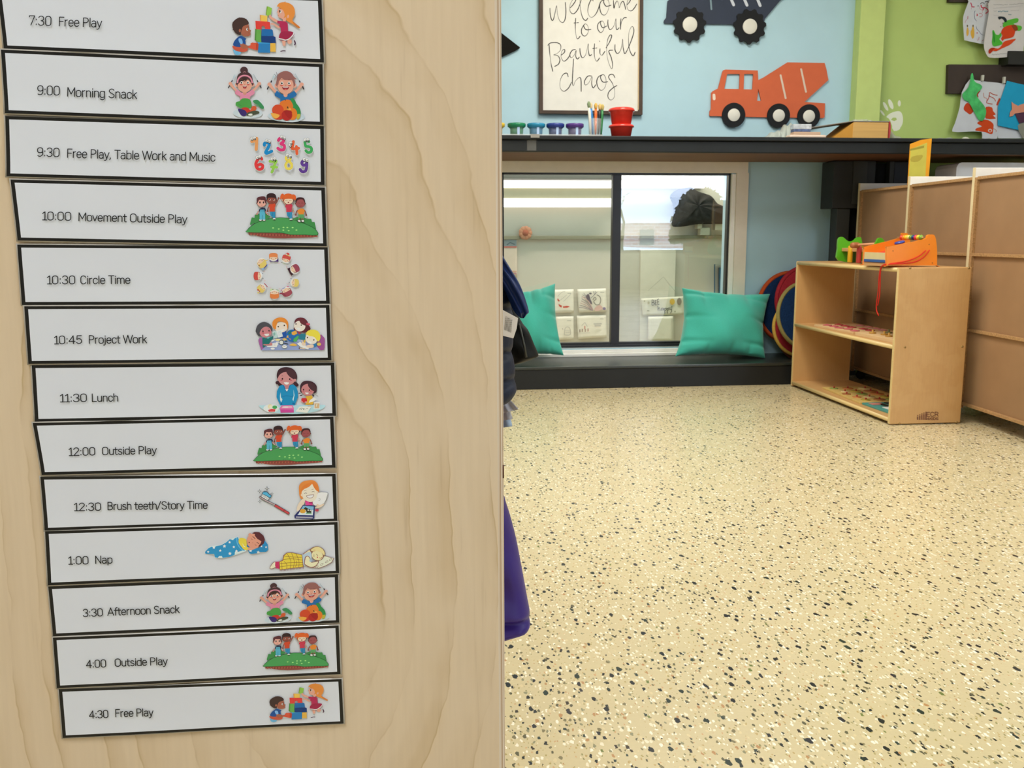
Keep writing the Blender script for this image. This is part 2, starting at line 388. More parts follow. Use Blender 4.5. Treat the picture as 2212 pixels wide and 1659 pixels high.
for wx in (3.4, 4.6, 5.9, 7.0): MB().box((wx-.18, -12.99, .6), (wx+.18, -12.95, .98)).build('window', mat('dark_pane', '#5c6670', .2), hs)
bt_ = thing('bare_tree', 'bare branching tree across the snow seen only as a reflection', 'tree', (4.3, -7, .3)); rt_ = random.Random(8); q = MB()
def branch(p, d, l, r, k):
    e_ = p+d*l; q.tube([p, p+d*l*.5+Vector((rt_.uniform(-.04, .04), 0, 0)), e_], [r, r*.8, r*.55], 5)
    if k:
        for _ in range(3): branch(p.lerp(e_, rt_.uniform(.55, 1)), (d+Vector((rt_.uniform(-.8, .8), rt_.uniform(-.5, .5), rt_.uniform(-.1, .5)))).normalized(), l*rt_.uniform(.55, .75), r*.55, k-1)
branch(Vector((3.9, -7, .3)), Vector((.05, 0, 1)), .8, .045, 5); q.build('branches', MATS['bark'], bt_)
# ---- window_1 (structure): casing, reveal, frame, mullion, panes
yw = YW
w1 = struct(MB().box((WX0-.04, yw-.005, WZ1-.005), (onY(1617, 349, yw-.02).x, yw-.022, onY(1500, 349, yw-.02).z)).build('window_1', cream, bevel=.002))
def wpart(nm, m, *bx, bevel=.0015):
    q = MB()
    for a, b in bx: q.box(a, b)
    return q.build(nm, m, w1, bevel=bevel)
cx1 = onY(1617, 400, yw-.02).x; cx0 = onY(1591, 400, yw-.02).x
wpart('casing', cream, ((cx0, yw-.022, .122), (cx1, yw-.001, WZ1-.004)))
wpart('casing', cream, ((WX0-.1, yw-.022, .122), (WX0-.03, yw-.001, WZ1-.004)))
wpart('stop_bead', white_p, ((cx0-.022, yw-.012, .15), (cx0, yw+.05, WZ1-.01)))
wpart('sill', white_p, ((WX0-.03, yw-.03, .1215), (cx1, yw+.06, .140)), ((WX0-.03, yw-.006, .140), (cx0, yw+.06, .160)), ((WX0-.03, yw+.012, .160), (cx0, yw+.06, .176)), bevel=.003)
fx1 = onY(1567, 560, yw+.03).x; fx2 = cx0-.022; fy0, fy1 = yw+.018, yw+.06
zt, zb2 = onY(1400, 378, fy0).z, onY(1400, 738, fy0).z
mx0, mx1 = onY(1321, 600, fy0).x, onY(1339, 600, fy0).x
wpart('frame_rail', black_alu, ((WX0, fy0, zt), (fx2, fy1, zt+.03)))
wpart('frame_rail', black_alu, ((WX0, fy0, .172), (fx2, fy1, zb2)))
wpart('frame_track', black_alu, ((WX0, fy0-.012, .172), (fx2, fy0, .185)))
wpart('frame_stile', black_alu, ((fx1, fy0, .172), (fx2, fy1, zt+.03)))
wpart('frame_stile', black_alu, ((WX0-.03, fy0, .172), (WX0+.018, fy1, zt+.03)))
wpart('mullion', black_alu, ((mx0, fy0-.006, .172), (mx1, fy1, zt)))
gl = glass_mat('window_glass', (.97, .955, .93, 1), 0, 1.95)
for a, b in ((WX0+.015, mx0+.003), (mx1-.003, fx1+.003)):
    q = MB(); q.add([(a, fy0+.02, zb2-.003), (b, fy0+.02, zb2-.003), (b, fy0+.02, zt+.003), (a, fy0+.02, zt+.003)], [(0, 1, 2, 3)]); q.build('pane', gl, w1, fixn=False)
# ---- the space beyond the glass
YB = 6.35
beige = mat('beige_wall_paint', '#d2ccbc', .6, .3, noise=.03, nscale=3)
mb = MB(); mb.box((-1.5, YB, -.1), (4.2, YB+.1, 2.4)); bw = struct(mb.build('wall_back.002', beige))
mb = MB(); mb.box((-1.5, YW+.14, -.1), (4.2, YB, 0)); struct(mb.build('floor.001', mat('beige_floor', '#b5a98b', .5)))
mb = MB(); mb.box((-1.5, YW+.14, 2.3), (4.2, YB, 2.4)); struct(mb.build('ceiling.001', plain))
mb = MB(); mb.box((-1.6, YW+.14, -.1), (-1.5, YB, 2.4)); struct(mb.build('wall_left.001', plain))
mb = MB(); mb.box((4.2, YW+.14, -.1), (4.3, YB, 2.4)); struct(mb.build('wall_right.001', plain))
area('hall_fill', (1.3, 5.85, 2.25), 2.2, .25, 55, (1, .95, .87))  # unseen fill added to brighten the beige wall beyond the glass
# light batten with two tubes
z1, z2 = onY(1200, 398, YB-.06).z, onY(1200, 438, YB-.06).z
lt = thing('fluorescent_fixture', 'long fluorescent fixture with two glowing tubes behind the window glass', 'light', (1.2, YB, z1))
xa, xb, xc = .2, onY(1322, 430, YB-.06).x, onY(1520, 400, YB-.06).x
tube_m = mat('lit_tube', '#fffdf4', .5, emit=1.7)
MB().box((xa, YB-.05, z2+.02), (xb, YB, z1-.02)).build('housing', mat('cream_metal', '#a9a184', .4), lt, bevel=.006)
MB().box((xb, YB-.03, z1-.02), (xc, YB, z1+.02)).build('housing', MATS['cream_metal'], lt, bevel=.004)
MB().box((xa, YB-.16, z1+.030), (xb, YB, z1+.12)).build('hood', mat('grey_hood', '#5f5f58', .5), lt, bevel=.004)
MB().tube([(xa, YB-.07, z1), (xc, YB-.07, z1)], .026, 12).build('tube', tube_m, lt)
MB().tube([(xa, YB-.07, z2), (xb, YB-.07, z2)], .030, 12).build('tube', tube_m, lt)
db_ = thing('dark_bag', 'dark bag slumped above the grey rail behind the right window pane', 'bag', onY(1510, 486, YB-.12))
ol = smooth_pts([(1452,424),(1462,412),(1478,406),(1495,405),(1507,413),(1522,418),(1537,424),(1550,440),(1572,450),(1590,480),(1540,484),(1510,484),(1470,490),(1456,486),(1460,462),(1458,440)], 3, True)
P_ = [onY(x, y, YB-.11) for x, y in ol]; cc_ = sum(P_, Vector())/len(P_); q = MB(); vs = []; n_ = len(P_)
for sg, ks in ((-1, range(7)), ):
    for k in ks:
        t_ = k/6*PI/2
        for p in P_: vs.append(cc_.lerp(p, math.cos(t_)*.98+.02)+Vector((0, -.06*math.sin(t_)+.006*math.sin(p.x*60+k), 0)))
q.add(vs, [(k*n_+i, k*n_+(i+1) % n_, (k+1)*n_+(i+1) % n_, (k+1)*n_+i) for k in range(6) for i in range(n_)]+[tuple(range(6*n_, 7*n_))], None, True)
q.prism([P_], (0, .06, 0)); q.build('bag_body', mat('charcoal_cloth', '#34322f', .9, .1, noise=.3, nscale=20), db_)
for k, (xa_, xb_, ya_, yb_) in enumerate(((1507, 1517, 477, 494), (1513, 1534, 492, 508), (1545, 1566, 482, 497))):
    A_0, A_1 = onY(xa_, yb_, YB-.10), onY(xb_, ya_, YB-.10)
    tag(MB().box((A_0.x, YB-.10, A_0.z), (A_1.x, YB-.03, A_1.z)).build('small_box', mat('cream_box', '#c2bca4', .6), None, root=(A_0.x, YB-.06, A_0.z), bevel=.002), 'small cream box on the grey rail behind the right pane, '+['tall narrow one', 'lowest one', 'rightmost one'][k], 'box')
# rail along the beige wall
rl = MB().box((-.2, YB-.03, onY(1200, 517, YB-.03).z), (2.6, YB, onY(1200, 509, YB-.03).z)).build('wall_rail', mat('grey_rail', '#8f8b72', .5), None, root=(1.2, YB, 1.05), bevel=.003)
tag(rl, 'grey horizontal rail along the beige wall behind the glass', 'rail')
def wall_sheet(name, label, cat, px, Y, color, group=None, curl=.008, thick=.0006, parent=None, rough=.7):
    """paper pinned to a wall: px = four pixel corners TL TR BR BL"""
    c = [onY(x, y, Y) for x, y in px]
    def P(u, v):
        p = (c[3]*(1-u)+c[2]*u)*(1-v)+(c[0]*(1-u)+c[1]*u)*v
        return p + Vector((0, -curl*(1-v)*(.4+.6*abs(2*u-1)), 0))
    q = MB().grid(P, 8, 8)
    ctr = sum(c, Vector())/4
    o = q.build(name, mat('paper_'+color.strip('#'), color, rough, .2) if isinstance(color, str) else color, parent, root=None if parent else ctr, solid=thick)
    if not parent: tag(o, label, cat, group)
    return o
def sheet_art(px, Y, gain=1.0, lift=.010):
    """drawing units = photo pixels unprojected on plane Y"""
    return Art(lambda x, y: onY(x, y, Y-lift), (0, -1, 0), .00006)
def finish(art, name, parent, rough=.7):
    return art.build(name, vmat('print_matt', rough, .2), parent)
G = 'drawings pinned on the beige wall behind the glass'
Yp = YB-.012
s1 = wall_sheet('drawing_sheet', 'white sheet with grey and violet bird-like drawing, upper right beside window mullion', 'drawing', [(1247, 625), (1309, 623), (1311, 673), (1250, 675)], Yp, '#efe9da', G)
a = sheet_art(0, Yp); Z = lambda x, y: (1080+x/5.53, 550+y/5.53)
def za(L): return [Z(*p) for p in L]
a.poly('#6a5f6d', za([(1030,490),(1060,470),(1080,530),(1105,595),(1060,570),(1035,530)]), 2)
for p in ([(1000,460),(1035,500)], [(985,480),(1035,505)], [(975,505),(1035,515)], [(1085,520),(1140,470),(1160,445)], [(1130,480),(1115,440)], [(1135,475),(1140,435)]): a.line('#77707a', .9, za(p))
a.ell('#77707a', *Z(1080, 465), 3, 2)
a.line('#8b857c', 1.6, za([(1110,540),(1130,510),(1150,530),(1120,560),(1150,600),(1190,590),(1205,540),(1190,500),(1155,480)]), 3)
for i in range(6): a.line(['#a89aa0', '#8e7f86', '#c9a8a4', '#b79ca0', '#9a8d92', '#d9b3ac'][i], 1.3, za([(945+8*i,(630-26*i)),(1010+10*i,640-16*i),(1110,670-3*i)]), 3)
a.poly('#e0b9b0', za([(1130,640),(1190,600),(1230,640),(1200,665),(1140,675)]), 2); a.ell('#8d7a9e', *Z(1245, 645), 3.5, 3)
a.line('#8a8880', .8, za([(1195,450),(1245,450)])); finish(a, 'pencil_marks', s1)
s2 = wall_sheet('drawing_sheet', 'white sheet with red crayon strokes partly hidden by the left teal pillow, upper left', 'drawing', [(1196, 626), (1239, 625), (1239, 675), (1196, 676)], Yp, '#efe9da', G)
a = sheet_art(0, Yp)
a.line('#b9b4b0', .7, za([(690,500),(740,450),(780,440)]), 3); a.line('#b9b4b0', .7, za([(760,560),(850,470)])); a.line('#b9b4b0', .7, za([(700,560),(800,480)]))
a.poly('#c9503f', za([(690,520),(715,555),(700,560),(685,545)])); a.poly('#c8432f', za([(700,590),(740,610),(735,635),(705,615)])); a.poly('#cf4636', za([(750,620),(800,612),(835,622),(800,635),(755,635)]))
a.line('#8a8880', .8, za([(805,463),(850,463)])); finish(a, 'crayon_marks', s2)
s3 = wall_sheet('drawing_sheet', 'white sheet with faint grey figure beside left teal pillow, lower left of four', 'drawing', [(1200, 684), (1239, 683), (1239, 733), (1203, 734)], Yp, '#efe9da', G)
a = sheet_art(0, Yp); a.line('#c3beb6', 1.2, za([(770,960),(775,890),(800,865),(835,880),(840,955),(770,960)]), 3); a.line('#c9c4bc', 1, za([(780,910),(835,910)])); a.line('#c9c4bc', 1, za([(780,930),(835,930)])); a.line('#b09a92', 1.1, za([(745,880),(752,895)])); a.line('#8a8880', .8, za([(800,790),(850,790)])); finish(a, 'pencil_marks', s3)
s4 = wall_sheet('drawing_sheet', 'white curled sheet with small red and brown figures, lower right beside mullion', 'drawing', [(1246, 682), (1309, 680), (1310, 728), (1248, 732)], Yp, '#efe9da', G, curl=.016)
a = sheet_art(0, Yp, lift=.018)
for x, y, c in ((955, 910, '#7a5a50'), (982, 905, '#8a6a5a'), (1015, 870, '#c9483f'), (1018, 905, '#8a6a60'), (1052, 900, '#a05048')): a.line(c, 1.6, za([(x, y-18), (x, y+18)]))
a.line('#b5b0aa', .9, za([(975,850),(1015,810),(1045,860)])); a.line('#c9c5be', 3, za([(1120,830),(1215,825)])); a.line('#c9c5be', 3, za([(1130,850),(1205,848)])); a.line('#8a8880', .8, za([(1195,768),(1240,768)])); a.line('#c9c5be', .8, za([(945,938),(1080,935)])); finish(a, 'pencil_marks', s4)
# tall white board with seams, note card, blank sheet, blue frame, orange craft, striped poster
bd = thing('white_board', 'tall pale board with folded seams standing behind the right window pane', 'board', onY(1400, 735, YB-.03))
c = [onY(*p, YB-.03) for p in ((1339, 545), (1384, 545), (1382, 737), (1336, 738))]
MB().prism([c], (0, .02, 0)).build('panel', mat('pale_board', '#c2bfae', .45), bd, bevel=.002)
c = [onY(*p, YB-.045) for p in ((1384, 538), (1460, 538), (1455, 737), (1382, 738))]
MB().prism([c], (0, .03, 0)).build('panel', mat('pale_board_light', '#d5d2bf', .45), bd, bevel=.002)
a = Art(lambda x, y: onY(x, y, YB-.0455), (0, -1, 0), .00005)
a.line('#b5b2a2', .7, [(1400, 628), (1433, 598), (1459, 630)]); a.build('fold_line', vmat('print_matt', .7, .2), bd)
cd_ = wall_sheet('greeting_card', 'pale card lettered Bee happy with a yellow and a brown dot', 'card', [(1385, 645), (1478, 640), (1480, 679), (1388, 682)], YB-.055, '#dad7c2', curl=.004)
a = sheet_art(0, YB-.055, lift=.006)
LT = [  # handwritten Bee happy
 [(1815,540),(1815,605)], [(1815,540),(1838,545),(1835,568),(1815,572)], [(1815,572),(1845,580),(1842,600),(1815,606)],
 [(1870,550),(1853,550),(1855,602),(1875,600)], [(1855,578),(1870,575)], [(1900,530),(1882,535),(1886,600),(1905,590)], [(1885,565),(1900,562)],
 [(1885,612),(1890,670)], [(1890,650),(1900,632),(1910,645),(1912,672)], [(1950,640),(1930,640),(1925,665),(1945,662),(1950,640),(1955,668)],
 [(1965,640),(1968,708)], [(1965,648),(1985,638),(1988,660),(1968,668)], [(1998,638),(2000,705)], [(1998,648),(2015,636),(2018,660),(2000,665)],
 [(2030,625),(2030,655),(2050,655)], [(2052,615),(2050,680),(2035,700)]]
for p in LT: a.line('#3c382f', 1.15, za(p))
a.ell('#d9b34c', *Z(2058, 562), 5.6, 6.6); a.ell('#8f7d6c', *Z(2142, 560), 5, 8); a.ell('#a9a27c', *Z(1725, 555), 1.6); a.ell('#b9b394', *Z(1775, 575), 2.5, 3); a.ell('#a9a68c', *Z(2090, 680), 1.8); a.ell('#a9a68c', *Z(1770, 670), 3, 1.4)
finish(a, 'lettering', cd_)
wall_sheet('blank_sheet', 'blank square white sheet under the Bee happy card', 'paper', [(1400, 684), (1454, 683), (1452, 737), (1399, 737)], YB-.058, '#dedbc8', curl=.006)
bf = thing('blue_frame', 'blue-edged frame behind the glass above the right teal pillow', 'frame', onY(1555, 622, YB-.05))
q = [onY(*p, YB-.05) for p in ((1545, 571), (1600, 569), (1600, 650), (1545, 650))]
q2 = [onY(*p, YB-.05) for p in ((1555, 578), (1590, 578), (1590, 650), (1554, 650))]
MB().prism([q, q2], (0, .03, 0)).build('border', mat('blue_plastic', '#24607f', .4), bf, bevel=.002)
MB().prism([[p+Vector((0, .015, 0)) for p in q2]], (0, .01, 0)).build('backing', mat('white_card', '#d8d4c0', .6), bf)
oc = thing('paper_flower', 'round orange paper craft on the beige wall behind left pane', 'craft', onY(1135, 503, YB-.04))
ctr = onY(1135, 503, YB-.04)
for i in range(9):
    an = i*2*PI/9; MB().lathe([(.0, -.006), (.02, -.004), (.022, .0), (.02, .006), (0, .008)], ctr+Vector((.026*math.cos(an), 0, .026*math.sin(an))), 10, 'Y').build('petal', mat('orange_paper', '#c98a68', .8), oc)
MB().lathe([(0, -.012), (.02, -.01), (.024, 0), (0, .004)], ctr, 12, 'Y').build('centre', mat('orange_paper_dark', '#a8583c', .8), oc)
po = wall_sheet('poster_strip', 'narrow pink and grey poster behind the glass at left window edge', 'poster', [(1075, 517), (1117, 517), (1117, 600), (1075, 600)], YB-.02, '#dccbb8', curl=.002)
a = sheet_art(0, YB-.02, lift=.003)
a.rect('#7e8c90', 1080, 518, 1116, 532); a.line('#4a5c68', 2.5, [(1095, 529), (1102, 524), (1112, 528)]); a.rect('#c3665a', 1080, 532, 1116, 535); a.rect('#c4788a', 1080, 590, 1116, 592); a.rect('#d8a890', 1080, 585, 1116, 588); finish(a, 'print', po)

# ================================================================ counter, bench, supports
char = mat('charcoal_paint', '#191d1f', .5, .28, noise=.12, nscale=9)
char2 = mat('charcoal_paint_dark', '#17191a', .5, .4, noise=.1, nscale=9)
brown = mat('brown_stained_pine', '#6d4a30', .6, .3, noise=.25, nscale=5, stretch=(.5, 8, 8))
YC = 4.51
ct = thing('wall_counter', 'long dark charcoal counter ledge along the blue and green wall', 'counter', (1.5, 4.8, 1.21))
MB().box((XL+.001, YC-.006, 1.266), (4.6, YW, 1.286)).build('top_board', char, ct, bevel=.004)
MB().box((XL+.001, YC+.008, 1.2095), (4.6, YC+.03, 1.266)).build('front_board', char, ct, bevel=.004)
MB().box((XL+.001, YC+.03, 1.212), (4.6, 5.085, 1.266)).build('underside', brown, ct)
MB().box((.72-.18, YC+.0065, 1.215), (.72-.135, YC+.0085, 1.284)).build('tape', film_mat('clear_tape', .25, '#9a9a96'), ct)
be = thing('window_bench', 'low charcoal bench platform under the window', 'bench', (1.2, 4.95, 0))
MB().box((XL+.001, 4.757, 0), (2.28, YW-.002, .105)).build('base', char2, be, bevel=.003)
MB().box((XL+.001, 4.752, .105), (2.285, YW-.001, .1215)).build('top_board', mat('bench_paint', '#272c29', .3, .6, noise=.12, nscale=7), be, bevel=.004)
cs = thing('counter_support', 'black boxed post holding up the counter beside the beige cubbies', 'post', (2.40, 5.0, 0))
blk = mat('black_paint', '#1f2120', .5, .4); blk2 = mat('black_paint_grey', '#303331', .5, .4)
YS = 4.935
def sbox(nm, m, x0, x1, Ya, Yb, z0, z1, bev=.003):
    MB().box((onY(x0, 400, Ya).x, Ya, z0), (onY(x1, 400, Ya).x, Yb, z1)).build(nm, m, cs, bevel=bev)
zbk = onY(1800, 450, YS).z
MB().box((onY(1774, 400, 5.087).x, YS, zbk), (onY(1890, 400, YS).x, 5.087, 1.208)).build('block', blk, cs, bevel=.003)
sbox('facing', blk2, 1842, 1872, YS-.006, YS, onY(1850, 440, YS).z, 1.208, .001)
MB().box((onY(1806, 500, 4.95).x, 4.95, 0), (onY(1834, 500, 4.95).x, 5.02, zbk)).build('post', blk2, cs, bevel=.003)
MB().box((onY(1802, 500, 5.02).x, 5.021, 0), (onY(1866, 500, 5.02).x, 5.08, zbk)).build('post', blk, cs, bevel=.003)
sbox('upright', blk2, 1920, 1930, YS, YS+.04, .6, 1.208)
sbox('side_board', mat('navy_board', '#22262e', .5), 1930, 1962, YS+.03, YS+.05, .6, 1.208)
MB().box((onY(1880, 400, 5.065).x, 5.065, 0), (onY(1955, 400, 5.06).x, 5.087, 1.208)).build('void_sheet', mat('void_black', '#0e0e0d', .6), cs)  # black sheet stands in for the dark void behind the post
tb = MB(); YT = 4.63
x0, x1 = onY(2064, 380, YT).x, onY(2300, 380, YT).x; z0, z1_ = .80, onY(2120, 351, YT).z
tb.prism([[(x0, YT, z0), (x1, YT, z0), (x1, YT, z1_), (x0+.03, YT, z1_), (x0+.012, YT, z1_-.008), (x0+.003, YT, z1_-.025)]], (0, .2, 0))
tag(tb.build('storage_bin', mat('pale_grey_plastic', '#e6eaf2', .45), None, root=((x0+x1)/2, YT+.1, z0), bevel=.006), 'pale grey storage bin with rounded corner behind the beige cubbies', 'bin')
sh = MB().box((x0-.02, YT-.01, .78), (x1+.02, YW-.002, .80)).build('under_counter_shelf', blk, None, root=((x0+x1)/2, YT+.1, 0)); tag(sh, 'black shelf under the counter holding the grey bin', 'shelf')
MB().box((x0-.02, YT, .0), (x0+.01, YW-.002, .78)).build('support', blk, sh); MB().box((x1-.03, YT, .0), (x1, YW-.002, .78)).build('support', blk, sh)
# ================================================================ plywood locker end with the schedule
XE = onY(1073.5, 800, PY).x   # right end of the flat face
birch = ply_mat('birch_veneer', '#ebd7ba', '#dfc5a0', '#c4a574', .32, .58, .115, .31, 4.2, .8, wobble=.30, thin=True)
lk = thing('coat_locker', 'pale birch plywood locker end holding the schedule cards', 'locker', (-.4, PY+.02, 0))
# panel profile: flat face, rounded front corner, ply edge
TH = .018; R_ = .0047
prof = [(-1.2, PY), (XE, PY)] + [(XE+R_*math.sin(a), PY+R_-R_*math.cos(a)) for a in (.35, .7, 1.0, 1.3, PI/2)] + [(XE+R_, PY+TH-.001), (XE+R_-.001, PY+TH), (-1.2, PY+TH)]
q = MB(); n = len(prof)
q.add([(x, y, 0) for x, y in prof]+[(x, y, 1.35) for x, y in prof], [(i, (i+1) % n, (i+1) % n+n, i+n) for i in range(n)])
q.add([(x, y, 1.35) for x, y in prof], [tuple(range(n))]); q.add([(x, y, 0) for x, y in prof], [tuple(range(n))[::-1]])
for i in range(1, 7): q.mi[i] = 1
pn = q.build('end_panel', [birch, edge_mat()], lk)
MB().tube([(XE+R_*.86, PY+R_*.52, onY(1086, 1021, PY).z-.0045), (XE+R_*.86, PY+R_*.52, onY(1086, 1021, PY).z+.005)], .0007, 8).build('plug', mat('dark_knot', '#5c2f1c', .6), lk)
MB().box((-.62, PY+TH, .02), (-.60, PY+.75, 1.35)).build('back_panel', mat('birch_plain', '#d9c39e', .5, noise=.06, stretch=(1, 1, .1)), lk)
MB().box((-.60, PY+TH, 1.20), (XE-.02, PY+.75, 1.22)).build('hat_shelf', MATS['birch_plain'], lk)
MB().box((-.60, PY+TH, 0.02), (XE-.02, PY+.75, .10)).build('plinth', MATS['birch_plain'], lk)
MB().box((-.62, PY+.75, 0), (XE, PY+.775, 1.35)).build('divider', MATS['birch_plain'], lk) if False else None
MB().tube([(-.30, PY+TH, 1.13), (-.30, PY+.75, 1.13)], .012, 10).build('hanging_rod', mat('steel', '#a9a9a8', .3, metal=1), lk)
for hy in (.10, .19): MB().tube([(-.30, PY+TH+hy, 1.13), (-.30, PY+TH+hy, 1.08), (-.27, PY+TH+hy, 1.06), (-.235, PY+TH+hy, 1.075)], .004, 8).build('coat_hook', MATS['steel'], lk)
# ---- coats behind the panel: volumes hung from the hooks
def garment(name, m, outline, Y, th, parent, seams=(), wr=.003, top=None):
    """outline in photo pixels at depth Y; rows of elliptical cross-sections with quilting seams and folds"""
    P2 = [onY(x, y, Y) for x, y in smooth_pts(outline, 5, True)]
    z0, z1 = min(p.z for p in P2), max(p.z for p in P2); n = len(P2); NR, NS = 90, 40; rows = []
    for r in range(NR+1):
        z = z0+(z1-z0)*(.004+.992*r/NR); xs = []
        for i in range(n):
            a, b = P2[i], P2[(i+1) % n]
            if (a.z-z)*(b.z-z) <= 0 and a.z != b.z: xs.append(a.x+(b.x-a.x)*(z-a.z)/(b.z-a.z))
        rows.append((z, min(xs), max(xs)))
    vs = []
    for r, (z, xl, xr) in enumerate(rows):
        e = min(1, min(r, NR-r)/6+.08)**.5; g = sum(math.exp(-((z-sz)/.0035)**2) for sz in seams)
        xr -= .0012*g; cx, hw = (xl+xr)/2, (xr-xl)/2
        for k in range(NS):
            an = 2*PI*k/NS; ca, sa = math.cos(an), math.sin(an)
            t = th*e*(1-.32*g)*min(1, .25+hw/.03)
            y = Y+t*(abs(sa)**.75)*(1 if sa > 0 else -1) + wr*math.sin((cx+hw*ca)*170+z*45)*abs(sa) + wr*.7*math.sin(z*120+ca*7)*abs(sa)
            vs.append(Vector((cx+hw*ca, y, z)))
    q = MB(); q.add(vs, [(r*NS+k, r*NS+(k+1) % NS, (r+1)*NS+(k+1) % NS, (r+1)*NS+k) for r in range(NR) for k in range(NS)]+[tuple(range(NS))[::-1], tuple(range(NR*NS, NR*NS+NS))], None, True)
    return q.build(name, m, parent)
navy = mat('navy_quilt', '#101c38', .6, .35, noise=.15, nscale=30, bump=.3, bscale=60)
Yg = .76
# puffer coat
pc = thing('puffer_coat', 'navy quilted puffer coat hanging behind the plywood panel edge', 'coat', onY(1040, 870, Yg))
sm = [onY(1110, y, Yg).z for y in (600, 665, 757, 815)]
garment('body', navy, [(880,470),(1000,440),(1080,560),(1096,600),(1103,640),(1108,680),(1107,756),(1112,800),(1114,835),(1111,846),(1095,862),(1050,880),(960,885),(900,880),(870,700)], Yg, .045, pc, sm)
garment('sleeve', mat('royal_blue_nylon', '#0c2a68', .45, .4, noise=.25, nscale=30, bump=.4, bscale=50), [(1040,470),(1088,556),(1100,576),(1124,618),(1141,668),(1138,678),(1127,688),(1110,672),(1096,640),(1060,560)], Yg-.028, .022, pc)
tg_ = [onY(*p, Yg-.052) for p in ((1060, 660), (1089, 671), (1119, 687), (1116, 710), (1109, 731), (1089, 726), (1060, 718))]
tgo = MB().prism([tg_], (0, .0005, 0)).build('care_label', mat('white_satin', '#f6f6f6', .5), pc)
a = Art(lambda x, y: onY(1060+x/3.685, 550+y/3.685, Yg-.0523), (0, -1, 0), .00003)
for i in range(6):
    x = 112+9.5*i; a.line('#3c3c44', 3.2, [(x+10, 492+5*i), (x-1, 600+4*i)]); 
    for k in range(7): a.line('#e4e4e6', 5, [(x+2+k*1.2, 590-i*0-k*15), (x+4+k*1.2, 594-k*15)])
a.build('lettering', vmat('print_matt', .7, .2), tgo)
bg_ = thing('black_garment', 'black shiny garment hanging below the navy coat sleeve', 'coat', onY(1120, 790, Yg+.04))
garment('body', mat('black_nylon', '#0c0d0b', .6, .3, noise=.3, nscale=25, bump=.4, bscale=30), [(1050,600),(1090,620),(1124,690),(1140,712),(1152,740),(1162,764),(1158,770),(1130,782),(1112,787),(1070,790),(1040,720)], Yg+.045, .018, bg_)
MB().tube([onY(1121, 700, Yg+.024), onY(1132, 745, Yg+.024), onY(1137, 772, Yg+.024)], .0012, 6).build('zip', mat('grey_zip', '#55564f', .4, metal=.6), bg_)
gr_ = thing('ruffled_dress', 'pale grey ruffled cloth hem below the navy coat', 'dress', onY(1095, 925, Yg+.02))
def ruffle(pts, Y, amp, fr): 
    return MB().grid(lambda u, v: (lambda l, r: onY(l[0]*(1-u)+r[0]*u, l[1]*(1-u)+r[1]*u, Y+amp*math.sin(fr*u*PI)*(1-v)))(
        (pts[0][0]*v+pts[3][0]*(1-v), pts[0][1]*v+pts[3][1]*(1-v)), (pts[1][0]*v+pts[2][0]*(1-v), pts[1][1]*v+pts[2][1]*(1-v))), 24, 6)
lil = mat('pale_grey_cloth', '#b4b2bd', .8, .2, sheen=.3, noise=.08, nscale=200)
ruffle([(1045,868),(1098,860),(1119,884),(1045,905)], Yg+.01, .010, 5).build('ruffle', lil, gr_, solid=.001)
ruffle([(1045,866),(1092,862),(1107,905),(1045,915)], Yg+.02, .006, 4).build('ruffle', lil, gr_, solid=.001)
ruffle([(1040,895),(1100,895),(1106,921),(1040,930)], Yg+.03, .006, 4).build('lining', mat('pale_blue_cloth', '#a3b6cf', .8, .2, noise=.12, nscale=120), gr_, solid=.001)
wv = ruffle([(1045,735),(1107,735),(1112,785),(1045,790)], Yg+.07, .003, 4).build('white_trim', mat('white_cloth', '#d2d4d8', .8), gr_, solid=.001)
pu = thing('purple_coat', 'purple nylon garment hanging low behind the panel edge', 'coat', onY(1060, 1368, Yg))
garment('body', mat('purple_nylon', '#3a2486', .45, .4, noise=.12, nscale=12, bump=.35, bscale=18), [(900,1010),(1000,985),(1080,1060),(1093,1085),(1112,1150),(1126,1220),(1138,1285),(1145,1325),(1142,1349),(1125,1358),(1102,1368),(1050,1372),(960,1374),(900,1366)], Yg, .03, pu, [onY(1120, 1330, Yg).z], .004)
